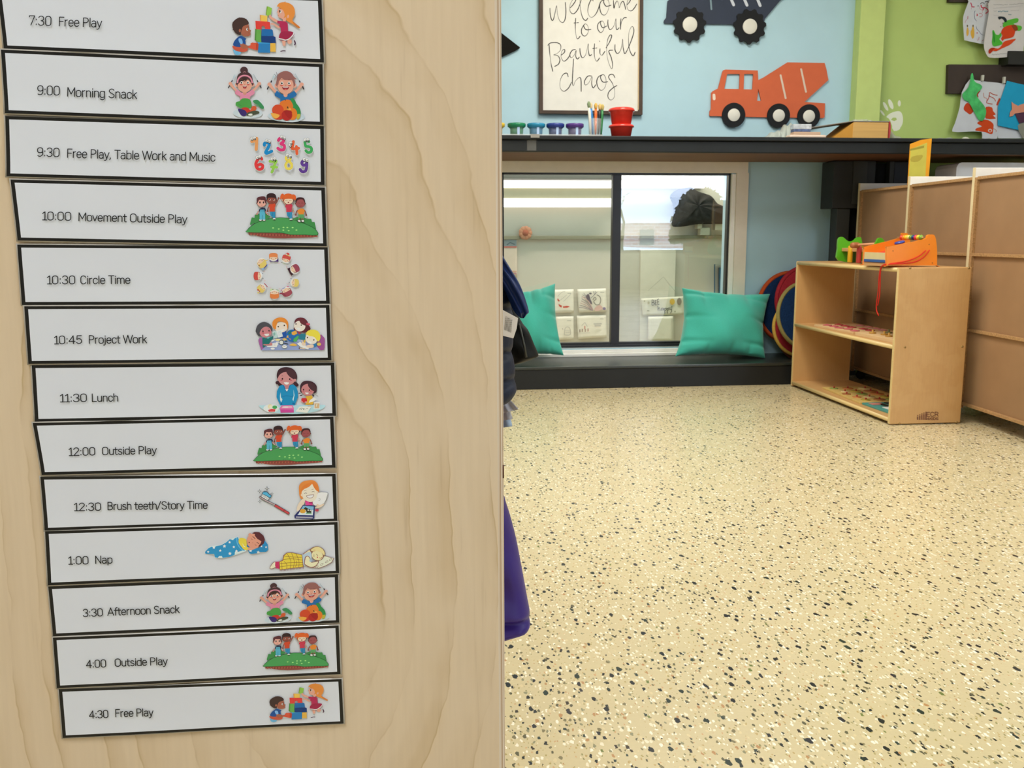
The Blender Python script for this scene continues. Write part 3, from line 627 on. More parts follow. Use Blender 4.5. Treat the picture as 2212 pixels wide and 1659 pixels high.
# ---------------------------------------------------------------- schedule cards
def A_(cx, cy, rx, ry, a0, a1, n=10): return [(cx+rx*math.cos(math.radians(a0+(a1-a0)*i/n)), cy+ry*math.sin(math.radians(a0+(a1-a0)*i/n))) for i in range(n+1)]
def O_(x0, x1, y0, y1, r):  # rounded loop
    p = A_(x1-r, y1-r, r, r, 0, 90, 5)+A_(x0+r, y1-r, r, r, 90, 180, 5)+A_(x0+r, y0+r, r, r, 180, 270, 5)+A_(x1-r, y0+r, r, r, 270, 360, 5)
    return p+[p[0]]
X = .70
FONT = {  # letter: (advance, strokes); y up, cap height 1
 '0': (.62, [O_(.06, .52, 0, 1, .23)]), '1': (.42, [[(.04, .80), (.24, 1), (.24, 0)], [(.05, 0), (.42, 0)]]),
 '2': (.60, [A_(.29, .74, .23, .26, 170, -15)+[(.06, 0), (.54, 0)]]), '3': (.60, [A_(.28, .75, .22, .25, 160, -90, 12), A_(.28, .25, .24, .25, 90, -160, 12)]),
 '4': (.64, [[(.42, 0), (.42, 1), (.04, .28), (.58, .28)]]), '5': (.60, [[(.50, 1), (.13, 1), (.09, .53)]+A_(.28, .31, .24, .31, 130, -150, 12)]),
 '7': (.54, [[(.05, .88), (.05, 1), (.50, 1), (.20, 0)]]), '9': (.60, [O_(.06, .52, .42, 1, .22), [(.52, .66)]+A_(.26, .34, .26, .34, 10, -130, 8)]),
 ':': (.24, [[(.11, .14), (.11, .05)], [(.11, .66), (.11, .57)]]), ',': (.22, [[(.12, .08), (.05, -.14)]]), '/': (.42, [[(.02, -.08), (.38, 1.05)]]), ' ': (.26, []),
 'A': (.66, [[(.02, 0), (.32, 1), (.62, 0)], [(.11, .30), (.53, .30)]]), 'B': (.62, [[(.09, 0), (.09, 1), (.30, 1)]+A_(.30, .76, .21, .24, 90, -90, 8)+[(.09, .52)], [(.30, .52)]+A_(.30, .26, .25, .26, 90, -90, 8)+[(.09, 0)]]),
 'C': (.62, [A_(.32, .72, .24, .28, 20, 180, 8)+A_(.32, .28, .24, .28, 180, 340, 8)]), 'F': (.54, [[(.09, 0), (.09, 1), (.50, 1)], [(.09, .52), (.44, .52)]]),
 'L': (.52, [[(.09, 1), (.09, 0), (.48, 0)]]), 'M': (.80, [[(.09, 0), (.09, 1), (.40, .25), (.71, 1), (.71, 0)]]), 'N': (.68, [[(.09, 0), (.09, 1), (.59, 0), (.59, 1)]]),
 'O': (.68, [O_(.07, .60, 0, 1, .26)]), 'P': (.60, [[(.09, 0), (.09, 1), (.30, 1)]+A_(.30, .73, .24, .27, 90, -90, 8)+[(.09, .46)]]),
 'S': (.60, [A_(.30, .76, .22, .24, 25, 200, 9)+[(.20, .58), (.42, .42)]+A_(.30, .25, .24, .25, 20, -160, 9)]), 'T': (.56, [[(.02, 1), (.54, 1)], [(.28, 1), (.28, 0)]]),
 'W': (.92, [[(.02, 1), (.24, 0), (.46, 1), (.68, 0), (.90, 1)]]),
 'a': (.52, [A_(.25, .52, .18, .18, 150, 0, 6)+[(.43, 0)], [(.43, .40), (.24, .40)]+A_(.22, .205, .17, .205, 90, 270, 7)+[(.30, 0), (.43, .14)]]),
 'b': (.54, [[(.08, 1), (.08, 0)], O_(.08, .48, 0, X, .19)]), 'c': (.48, [A_(.26, .46, .19, .24, 15, 180, 7)+A_(.26, .24, .19, .24, 180, 345, 7)]),
 'd': (.54, [[(.46, 1), (.46, 0)], O_(.06, .46, 0, X, .19)]), 'e': (.52, [[(.07, .36), (.46, .36)]+A_(.265, .45, .195, .25, 0, 180, 8)+A_(.265, .25, .195, .25, 180, 330, 8)]),
 'f': (.34, [A_(.30, .82, .15, .18, 80, 180, 5)+[(.15, 0)], [(.02, .66), (.32, .66)]]), 'g': (.54, [O_(.06, .46, 0, X, .19), [(.46, X), (.46, -.06)]+A_(.27, -.06, .19, .20, 0, -150, 7)]),
 'h': (.52, [[(.08, 1), (.08, 0)], [(.08, .45)]+A_(.26, .50, .18, .20, 160, 0, 7)+[(.44, 0)]]), 'i': (.20, [[(.10, X), (.10, 0)], [(.10, .96), (.10, .88)]]),
 'j': (.22, [[(.12, X), (.12, -.12), (.06, -.22), (-.03, -.22)], [(.12, .96), (.12, .88)]]), 'k': (.48, [[(.08, 1), (.08, 0)], [(.42, X), (.09, .30)], [(.20, .42), (.45, 0)]]),
 'l': (.20, [[(.10, 1), (.10, 0)]]), 'm': (.80, [[(.08, X), (.08, 0)], [(.08, .45)]+A_(.24, .52, .16, .18, 160, 0, 6)+[(.40, 0)], [(.40, .45)]+A_(.56, .52, .16, .18, 160, 0, 6)+[(.72, 0)]]),
 'n': (.52, [[(.08, X), (.08, 0)], [(.08, .45)]+A_(.26, .50, .18, .20, 160, 0, 7)+[(.44, 0)]]), 'o': (.54, [O_(.06, .48, 0, X, .20)]),
 'p': (.54, [[(.08, X), (.08, -.24)], O_(.08, .48, 0, X, .19)]), 'r': (.36, [[(.08, X), (.08, 0)], [(.08, .42)]+A_(.28, .46, .20, .24, 170, 85, 5)]),
 's': (.46, [A_(.23, .53, .16, .17, 25, 210, 7)+[(.31, .32)]+A_(.23, .18, .18, .18, 40, -155, 7)]), 't': (.36, [[(.15, .92), (.15, .12), (.21, 0), (.33, 0)], [(.01, .66), (.33, .66)]]),
 'u': (.52, [[(.08, X), (.08, .22)]+A_(.26, .20, .18, .20, 180, 350, 7), [(.44, X), (.44, 0)]]), 'v': (.46, [[(.02, X), (.23, 0), (.44, X)]]),
 'y': (.48, [[(.03, X), (.24, .02)], [(.45, X), (.20, -.16), (.12, -.23), (.03, -.23)]]), 'E': (.52, [[(.46, 1), (.09, 1), (.09, 0), (.47, 0)], [(.09, .52), (.42, .52)]]), 'R': (.62, [[(.09, 0), (.09, 1), (.30, 1)]+A_(.30, .74, .24, .26, 90, -90, 8)+[(.09, .48)], [(.32, .48), (.54, 0)]]), 'K': (.60, [[(.09, 1), (.09, 0)], [(.52, 1), (.10, .42)], [(.24, .58), (.54, 0)]]), 'I': (.20, [[(.10, 1), (.10, 0)]]), 'D': (.64, [[(.09, 0), (.09, 1), (.28, 1)]+A_(.28, .5, .30, .5, 90, -90, 10)+[(.09, 0)]]),
}
def write(art, txt, p0, p1, cap, col='#14171e', wt=1.95):
    """text along p0->p1 (baseline ends); cap height in the same units"""
    W = sum(FONT[c][0] for c in txt); dx, dy = p1[0]-p0[0], p1[1]-p0[1]; L = math.hypot(dx, dy); ux, uy = dx/L, dy/L; sx = L/(W-.1); x = -.05
    for c in txt:
        adv, st = FONT[c]
        for s_ in st:
            P = [(p0[0]+ux*(x+a)*sx+uy*b*cap, p0[1]+uy*(x+a)*sx-ux*b*cap) for a, b in s_]
            art.line(col, wt, P)
            for e in (P[0], P[-1]): art.ell(col, e[0], e[1], wt/2, n=6)
        x += adv
    
CARDS = [
 ('Free Play', '7:30', [(-7,-28),(694.5,-5),(700,135.5),(9,105)], (63,54,111,55.5,20), (127,56,219,59,19), 'blocks', 'white schedule card reading 7:30 Free Play, topmost of the column'),
 ('Morning Snack', '9:00', [(2.4,107.3),(696.8,138.8),(699,270),(11.6,244.7)], (81,204.5,129,205.8,19.5), (145,207.8,295,213.4,19), 'snack', 'white schedule card reading 9:00 Morning Snack'),
 ('Free Play, Table Work and Music', '9:30', [(11.6,251),(699.5,272.8),(701,399.6),(15,381)], (80.5,337.5,128.5,338.8,18.5), (145,340.2,464,348.6,18.3), 'numbers', 'white schedule card reading 9:30 with coloured cartoon numerals'),
 ('Movement Outside Play', '10:00', [(22.9,387.7),(701.6,405.3),(705.9,532),(38.7,519.4)], (92,475,153.8,476.3,17.5), (169.5,477,403.4,482,17.5), 'outside', 'white schedule card reading 10:00 Movement Outside Play'),
 ('Circle Time', '10:30', [(37.3,528.4),(707.7,533.3),(712.3,655.5),(47.8,658.7)], (102.5,613.3,162.8,613.3,17.3), (174,613.3,281,612.7,17.2), 'circle', 'white schedule card reading 10:30 Circle Time'),
 ('Project Work', '10:45', [(52.5,661.6),(711.4,658.9),(716,778.2),(61.5,786)], (118,743,177.3,742,17), (192,742,316.6,740.8,17), 'project', 'white schedule card reading 10:45 Project Work'),
 ('Lunch', '11:30', [(68.7,789),(721.9,783.5),(725.7,897.7),(76,911)], (130.5,868.5,188,867.4,16.5), (198.5,867.4,255,866.7,16.5), 'lunch', 'white schedule card reading 11:30 Lunch'),
 ('Outside Play', '12:00', [(71,913.4),(720.2,899.6),(724.8,1009.5),(91,1025.6)], (149.5,984.3,206,983,16.5), (221,982.5,337.6,980,16.3), 'outside2', 'white schedule card reading 12:00 Outside Play, above the toothbrush card'),
 ('Brush teeth/Story Time', '12:30', [(87.4,1030),(724.8,1023.5),(728.4,1124.8),(97.3,1145.5)], (161,1103.3,218.4,1102.5,16.3), (232.5,1101.3,448,1098.5,16.3), 'teeth', 'white schedule card reading 12:30 Brush teeth/Story Time'),
 ('Nap', '1:00', [(97.5,1147.5),(729,1127.5),(732.5,1237.8),(104,1264)], (148.5,1219,191.4,1218.4,16.3), (206,1217.4,242.3,1216.4,16.2), 'nap', 'white schedule card reading 1:00 Nap'),
 ('Afternoon Snack', '3:30', [(104.4,1267),(730.3,1241),(732.7,1344.7),(115,1374)], (180,1332.4,222.4,1330.4,16), (233.5,1329.6,387.2,1323.7,16.2), 'snack2', 'white schedule card reading 3:30 Afternoon Snack'),
 ('Outside Play', '4:00', [(114.4,1377.3),(731.5,1350.8),(735.7,1455.5),(123,1486.5)], (187,1442.8,229.5,1440.8,16), (248.5,1439.6,361.4,1435.7,16), 'outside3', 'white schedule card reading 4:00 Outside Play, second from the bottom'),
 ('Free Play', '4:30', [(127,1488.7),(737.7,1466.5),(742.4,1561.7),(135.8,1593.7)], (193.5,1552,234.3,1550,16), (249.5,1548.8,330.4,1546.5,16), 'blocks2', 'white schedule card reading 4:30 Free Play, lowest of the column'),
]
GK = 1.22
white_card = mat('laminated_card', S('#d2d5dc', GK), .28, .45, noise=.012, nscale=12)
black_ink = mat('black_border_ink', '#121214', .3, .5)
lamin = mat('clear_laminate_edge', '#bdb6ab', .2, .6)
cards = {}
for i, (txt, tm, cn, tl, bl, art, label) in enumerate(CARDS):
    Yf = PY - .0016 - .0005*(i % 2)
    C4 = [onY(x, y, Yf) for x, y in cn]; ctr = sum(C4, Vector())/4
    r = thing('schedule_card', label, 'schedule card', (ctr.x, PY-.0004, ctr.z), 'schedule cards on the plywood panel')
    def Q(u, v, d=0, ins=0):  # u right, v down in 0..1
        p = (C4[0]*(1-u)+C4[1]*u)*(1-v)+(C4[3]*(1-u)+C4[2]*u)*v
        bow = .0006*(math.sin(PI*2.5*u+i)*.5+.5)*(abs(2*v-1)**3)*(.3+.7*(v > .5))
        return p + Vector((0, -d-bow, 0))
    Wp = (C4[1]-C4[0]).length; Hp = (C4[3]-C4[0]).length
    def panel(nm, mt_, iu, iv, d, th):
        q = MB(); nu, nv = 24, 6
        g = lambda u, v: Q(iu+(1-2*iu)*u, iv+(1-2*iv)*v, d)
        q.grid(g, nu, nv)
        o = q.build(nm, mt_, r, fixn=False)
        if th:
            md = o.modifiers.new('s', 'SOLIDIFY'); md.thickness = th; md.offset = 0
        return o
    e = .0023
    panel('laminate', lamin, -.0009/Wp, -.0007/Hp, -.0002, .0003)
    panel('border', black_ink, 0, 0, .00012, 0)
    panel('card_face', white_card, e/Wp, e*.82/Hp, .00022, 0)
    cards[art] = (r, Yf, Q)
    la = Art(lambda x, y, Yf=Yf: onY(x, y, Yf-.0010), (0, -1, 0), .000002)
    write(la, tm, tl[:2], tl[2:4], tl[4]); write(la, txt, bl[:2], bl[2:4], bl[4])
    la.build('lettering', vmat('ink', .35, .4), r)
def card_art(key, f):
    r, Yf, Q = cards[key]
    a = Art(lambda x, y: onY(*f(x, y), Yf-.0010), (0, -1, 0), .0000045); a.gain = GK; a.key = key; a.root = r; return a
# ================================================================ printed illustrations (drawing units: enlarged card pixels)
def fr(ox, oy, s, T=None):
    b = lambda x, y: (ox+x/s, oy+y/s)
    return (lambda x, y: b(*T(x, y))) if T else b
SK, SKD, BRN = '#dba08c', '#a4604a', '#4a3230'
def art_blocks(a):
    P, E, L = a.poly, a.ell, a.line
    P('#6fb0d8', [(370,915),(400,915),(420,935),(510,950),(508,990),(460,1012),(410,1000),(380,960)], 3)
    P('#c4553f', [(365,840),(500,865),(620,850),(640,900),(620,940),(550,955),(450,940),(375,895)], 3)
    P('#1f4f94', [(370,830),(390,760),(440,700),(510,655),(560,680),(615,712),(590,740),(600,810),(530,860),(440,862)], 2)
    P(SKD, [(500,790),(560,800),(640,840),(690,830),(700,860),(640,885),(550,900),(510,860)], 2)
    P('#7db0e0', [(470,720),(490,703),(530,720),(548,790),(515,810),(480,770)], 3)
    P('#d2553d', [(690,800),(720,782),(840,795),(830,920),(790,922),(660,880),(650,860),(690,830)])
    P('#b8432f', [(790,800),(845,795),(835,920),(790,922)])
    P(SKD, [(500,520),(560,450),(640,440),(665,500),(670,540),(700,560),(688,590),(690,640),(650,665),(570,660),(520,620)], 3)
    P('#43302e', [(500,645),(430,620),(370,540),(355,440),(400,370),(480,325),(570,330),(640,380),(660,430),(640,450),(560,480),(530,540),(520,580),(510,640)], 3)
    for q in ([(475,335),(482,315),(500,330)], [(360,400),(380,420),(368,430)], [(355,535),(380,550),(370,560)], [(600,350),(620,345),(615,370)]): P('#43302e', q)
    E(SKD, 495, 562, 20, 32); E('#f2f0ec', 630, 540, 17, 26); E('#3a211c', 640, 537, 9, 18)
    L('#6d3023', 5, [(640,600),(655,608),(668,600)], 2); L('#43302e', 8, [(625,500),(650,492),(665,500)])
    # block tower
    P('#7a9e3a', [(990,115),(1020,125),(1005,290),(970,270)]); P('#8ec050', [(1005,115),(1085,150),(1065,275),(1000,292),(985,270),(1010,120)])
    P('#d98a3a', [(862,270),(885,285),(888,395),(870,385)]); P('#e8bd58', [(880,275),(1000,290),(998,400),(885,398)])
    P('#d8403c', [(780,382),(1000,398),(1048,410),(1055,540),(960,540),(790,540)], holes=[[(890,530),(895,490),(925,470),(955,490),(962,530)]])
    P('#e04a44', [(780,382),(870,388),(1000,398),(990,405),(800,400)])
    P('#1f68a8', [(900,530),(1080,540),(1100,560),(1110,660),(890,665)]); P('#173a78', [(890,660),(1110,665),(1150,680),(1155,790),(930,790),(880,760)])
    P('#66a850', [(780,540),(880,545),(890,780),(840,775),(775,740)]); P('#4d8a3e', [(778,520),(800,545),(795,745),(765,740)])
    P('#3f9fd6', [(820,775),(1050,790),(1052,805),(830,805)]); P('#2b7ab8', [(840,800),(1052,800),(1050,972),(828,968)]); P('#e0b04a', [(1055,795),(1148,797),(1155,955),(1055,950)])
    # girl
    P(SK, [(1030,290),(1060,270),(1080,310),(1200,380),(1180,420),(1060,350)], 2); P(SK, [(1060,430),(1110,425),(1210,480),(1240,500),(1215,522),(1160,495),(1120,460),(1065,452)], 2)
    P(SK, [(1200,150),(1330,140),(1350,300),(1340,390),(1290,385),(1280,350),(1210,320),(1190,280),(1192,240),(1172,225),(1190,200)], 2)
    P('#de8a3e', [(1180,130),(1190,90),(1240,50),(1330,42),(1430,75),(1490,140),(1508,230),(1490,310),(1460,375),(1530,440),(1600,500),(1570,520),(1490,460),(1420,420),(1350,378),(1345,320),(1300,330),(1320,280),(1290,190),(1240,160),(1200,120)], 3)
    P('#c87432', [(1460,385),(1520,435),(1600,500),(1570,520),(1500,465)], 2); E(SK, 1380, 305, 20, 32, 15); P('#de8a3e', [(1310,45),(1330,20),(1330,50)])
    E('#f4f0ea', 1242, 215, 18, 28); E('#4a2a22', 1230, 208, 14, 26); L('#7a4a2a', 8, [(1212,150),(1235,152),(1252,162)]); L('#b05a4a', 6, [(1198,280),(1212,292)])
    P('#b12a55', [(1185,380),(1330,395),(1375,430),(1380,570),(1470,590),(1470,640),(1400,700),(1300,745),(1210,700),(1250,600),(1245,510),(1220,490),(1225,440),(1183,430)], 1)
    P('#9c2348', [(1250,590),(1380,575),(1470,590),(1465,640),(1400,700),(1340,735),(1250,720),(1212,695)], 2)
    L('#f2eef0', 16, [(1210,708),(1270,720),(1330,738),(1390,722),(1430,690),(1465,650),(1490,615)], 3); L('#8e2a55', 7, [(1212,728),(1270,745),(1345,758),(1400,740),(1440,710),(1470,670),(1498,620)], 3)
    P(SK, [(1270,750),(1335,755),(1332,845),(1285,842)]); E(SK, 1410, 765, 42, 44); L('#4a2a44', 16, [(1240,945),(1290,935),(1335,938)], 2); P('#4a2a44', [(1490,730),(1515,760),(1525,800),(1510,835),(1490,825),(1502,800),(1490,760)], 2)
def snack_kid(a, cx, cy, s, hair, shirt, girl):
    P, E, L = a.poly, a.ell, a.line
    F = lambda pts: [(cx+x*s, cy+y*s) for x, y in pts]
    # cutlery and arms
    for sg in (-1, 1):
        P(SK, F([(sg*255,-20),(sg*300,0),(sg*265,50),(sg*200,120),(sg*150,160),(sg*130,130),(sg*200,60)]), 2)
        E(SK, cx+sg*280*s, cy-10*s, 34*s, 32*s)
        L('#2e2430', 20*s, F([(sg*320,80),(sg*292,25)])); L('#2e2430', 20*s, F([(sg*255,-40),(sg*240,-75)]))
        L('#a9bac4', 12*s, F([(sg*240,-75),(sg*210 if sg < 0 else sg*165,-140 if sg < 0 else -195)]))
    P('#b4c6d0', F([(-225,-140),(-205,-185),(-170,-180),(-190,-125),(-212,-110)]))
    for k in (0, 1): L('#e6ecf0', 4*s, F([(-205+14*k,-150),(-192+14*k,-182)]))
    P(SK, F([(-35,140),(35,140),(45,200),(-45,200)]))
    P(shirt, F([(-190,155),(-150,100),(-70,165),(60,165),(150,100),(195,160),(180,195),(110,235),(100,260),(110,380),(-90,380),(-90,240),(-185,190)]))
    P('#c98c7c' if girl else SK, F([(-32,150),(32,150),(30,195),(0,212),(-30,195)]), 2)
    E(SK, cx-155*s, cy+10*s, 34*s, 38*s); E(SK, cx+155*s, cy+10*s, 34*s, 38*s)
    P(hair, F([(-145,30),(-155,-80),(-130,-180),(-40,-235),(60,-230),(130,-170),(155,-70),(148,30)]), 3)
    E(SK, cx, cy+12*s, 140*s, 150*s)
    if girl:
        E(hair, cx-15*s, cy-268*s, 74*s, 70*s); P(hair, F([(-145,10),(-150,-90),(-120,-170),(0,-215),(120,-165),(150,-80),(146,20),(110,-40),(60,-90),(20,-55),(-30,-50),(20,-70),(-60,-60),(-110,-20)]), 2)
        L('#d98aa0', 30*s, F([(-140,-20),(-130,-90),(-80,-145),(-10,-165),(70,-150),(125,-95),(145,-20)]), 4); L('#c08a94', 8*s, F([(-35,-228),(0,-240),(25,-226)]), 3)
        P('#3b2826', F([(-105,-50),(-70,-110),(0,-130),(40,-110),(0,-70),(-50,-55),(-20,-60)]), 2)
    else:
        P(hair, F([(-150,0),(-120,-140),(-40,-215),(60,-215),(140,-150),(195,-95),(150,-100),(150,10),(140,-30),(120,-85),(60,-80),(-20,-85),(-70,-120),(-115,-60),(-125,0)]), 1)
        L('#4c3540', 5*s, F([(-195,-190),(-150,-130)])); L('#4c3540', 6*s, F([(-160,-225),(-135,-130)]))
    for sg in (-1, 1):
        ex = cx+sg*62*s; E('#f6f3f0', ex, cy-28*s, 24*s, 29*s); E('#241512', ex-2*s, cy-26*s, 14*s, 18*s); E('#c95a52', ex+sg*6*s, cy+10*s, 26*s, 13*s)
        L('#7a4a42', 6*s, F([(sg*40,-92),(sg*62,-100),(sg*85,-88)]))
    P('#c47c68', F([(-14,8),(0,-2),(16,10),(2,16)]), 2)
    w_ = .8 if girl else 1.25
    P('#8e2430', F([(-45*w_,32),(45*w_,32),(35*w_,75),(0,92),(-32*w_,78)]), 2); P('#f4f0ee', F([(-42*w_,32),(42*w_,32),(30*w_,47),(-30*w_,47)])); P('#d86a62', F([(-20*w_,72),(0,66),(20*w_,72),(0,90)]), 2)
def art_snack(a):
    P, E, L = a.poly, a.ell, a.line
    E('#c4d2dc', 640, 975, 270, 95, 2); E('#d3dde4', 650, 985, 190, 78, 2); E('#bccbd6', 1350, 1035, 340, 100, 2); P('#c9d6df', [(1140,1080),(1350,1138),(1560,1130),(1600,1090),(1400,1100)], 2)
    snack_kid(a, 585, 440, .95, '#4a3136', '#d887a4', True); snack_kid(a, 1335, 455, 1.06, '#93605c', '#2269a8', False)
    P('#4a9a48', [(470,860),(420,830),(430,770),(490,755),(540,705),(640,705),(690,740),(712,820),(690,880),(560,900)], 2); L('#2f7a38', 5, [(460,800),(540,850)])
    P('#3a8a58', [(735,745),(800,728),(850,750),(935,850),(925,900),(870,880),(830,830),(760,790)], 2); L('#4a9a60', 14, [(820,840),(800,850)]); L('#4a9a60', 12, [(835,820),(795,850)])
    E('#c85a34', 755, 885, 50, 44, -30); P('#c85a34', [(680,940),(720,880),(790,920),(730,945)], 2); P('#c0392e', [(530,880),(620,868),(670,900),(690,950),(600,970),(540,930)], 2)
    P('#3b2c6e', [(462,900),(530,900),(600,930),(625,990),(590,1030),(530,1020),(490,970)], 3); P('#4a5040', [(610,1000),(650,960),(760,930),(850,945),(840,985),(740,1010),(640,1025)], 2)
    E('#e8ecdc', 690, 1000, 40, 18, -8); L('#4a6048', 5, [(670,1020),(700,1042),(745,1020)], 2)
    P('#2f8a4c', [(1425,700),(1500,720),(1530,790),(1590,870),(1615,960),(1600,1050),(1560,1088),(1500,960),(1450,840)], 2); P('#b8b040', [(1545,1000),(1605,990),(1600,1050),(1560,1088),(1540,1070)], 2)
    P('#d9752f', [(1230,790),(1280,745),(1380,725),(1440,760),(1470,880),(1300,930),(1240,860)], 3); L('#2c2420', 12, [(1325,720),(1335,745)])
    E('#cc4a2c', 1195, 920, 108, 105); E('#cc4a2c', 1190, 1010, 95, 85); P('#c0392c', [(1062,970),(1090,985),(1220,1010),(1280,1080),(1200,1095),(1110,1060)], 2); P('#e8a84a', [(1070,970),(1225,1005),(1200,1055),(1150,1075),(1100,1050)], 2)
    E('#dd7a2c', 1460, 990, 90, 112); E('#e8a04a', 1400, 905, 40, 30); E('#b02a28', 1360, 1015, 100, 98); P('#a02424', [(1300,930),(1440,930),(1450,1010),(1400,1080)], 2); P('#3a2a20', [(1360,860),(1380,850),(1400,905),(1390,900),(1380,870),(1370,910)])
def art_numbers(a):
    P, E, L = a.poly, a.ell, a.line
    def num(c, d, w_, *strokes):
        for col, ww in (('#f0e4e4', w_+22), (d, w_+8), (c, w_)):
            for s_ in strokes:
                L(col, ww, s_, 5)
                for e in (s_[0], s_[-1]): E(col, e[0], e[1], ww/2, n=12)
    def eyes(x, y, x2, y2):
        for u, v in ((x, y), (x2, y2)): E('#8a8a8e', u, v, 31, 33); E('#eef0f2', u, v, 27, 29)
        for u, v in ((x+12, y+22), (x2+8, y2+24)): E('#23201f', u, v, 20, 22); E('#f6f6f6', u-2, v-3, 10, 11)
    num('#e09a5e', '#b9743e', 52, [(715,345),(760,335),(805,300)], [(803,290),(800,400),(795,490)]); eyes(712, 295, 765, 278)
    num('#1486c8', '#0e62a0', 50, [(945,415),(950,380),(1000,365),(1035,400),(1015,460),(970,540),(985,565)], [(985,565),(1040,545),(1080,525)]); eyes(990, 330, 1040, 345)
    num('#d6367a', '#a8245c', 48, [(1205,325),(1225,295),(1280,290),(1300,340),(1250,385)], [(1250,390),(1310,420),(1305,490),(1240,500),(1195,470)]); eyes(1265, 262, 1308, 280)
    num('#e0603a', '#b3432a', 46, [(1478,350),(1465,420),(1455,475),(1520,480),(1575,470)], [(1535,440),(1540,510),(1545,570)]); eyes(1430, 372, 1420, 415)
    num('#3aa45a', '#25763e', 44, [(1765,350),(1720,335),(1690,355)], [(1690,355),(1705,430),(1760,440),(1810,470),(1805,530),(1750,550),(1710,515)]); eyes(1700, 315, 1742, 312)
    num('#d83a3e', '#a8262a', 48, [(900,670),(870,640),(820,690),(790,760),(810,830),(860,860),(910,835),(915,790),(870,765),(820,790)]); eyes(815, 640, 862, 625)
    num('#92c852', '#6a9a3c', 42, [(1050,710),(1100,715),(1165,705),(1140,760),(1110,850),(1085,910)], [(1080,815),(1130,815),(1175,820)]); eyes(1090, 668, 1135, 662)
    num('#e6d25a', '#b8a03a', 40, [(1390,700),(1345,670),(1360,625),(1410,625),(1425,670),(1380,710),(1340,770),(1350,830),(1395,850),(1445,825),(1445,760),(1400,710)]); eyes(1372, 598, 1425, 612)
    num('#5c3a92', '#41256e', 46, [(1720,690),(1660,700),(1635,745),(1665,785),(1715,765),(1728,710)], [(1728,710),(1725,820),(1700,890),(1640,900),(1605,860)]); eyes(1680, 675, 1728, 692)
def kid(a, x, y, skin, hair, shirt, pants, arms, bow=None, closed=False, jump=False):
    """standing child, head centre x,y"""
    P, E, L = a.poly, a.ell, a.line
    for (ax, ay), (bx, by), (cx_, cy_) in arms:
        L('#4a2c2a', 24, [(x+ax, y+ay), (x+bx, y+by), (x+cx_, y+cy_)], 3); L(skin, 17, [(x+ax, y+ay), (x+bx, y+by), (x+cx_, y+cy_)], 3); E('#5a3028', x+cx_, y+cy_, 20); E(skin, x+cx_, y+cy_, 15)
    if jump:
        P(pants, [(x-35,y+235),(x+85,y+235),(x+85,y+330),(x+75,y+380),(x+40,y+378),(x+10,y+345),(x-22,y+320)], 1); L('#24527c', 5, [(x+25,y+255),(x+22,y+330)]); E('#f4f4f0', x+60, y+395, 32, 20); E('#2c3a2c', x+62, y+412, 32, 10)
    else:
        P(pants, [(x-45,y+150),(x+70,y+150),(x+72,y+340),(x+20,y+345),(x+8,y+280),(x-5,y+345),(x-48,y+340)]); L('#24507c' if pants != '#5ba268' else '#356a44', 5, [(x+8,y+280),(x-2,y+345)])
        for u in (-30, 50):
            E('#2c2c30', x+u, y+372, 38, 26); E('#f4f4f0', x+u, y+366, 30, 18)
    t0 = 45 if jump else 95
    P(shirt, [(x-30,y+t0+20),(x+10,y+t0),(x+70,y+t0+10),(x+95,y+t0+55),(x+75,y+t0+95),(x+72,y+t0+190 if jump else y+t0+130),(x-42,y+t0+190 if jump else y+t0+130),(x-45,y+t0+85),(x-70,y+t0+95),(x-60,y+t0+45)], 1)
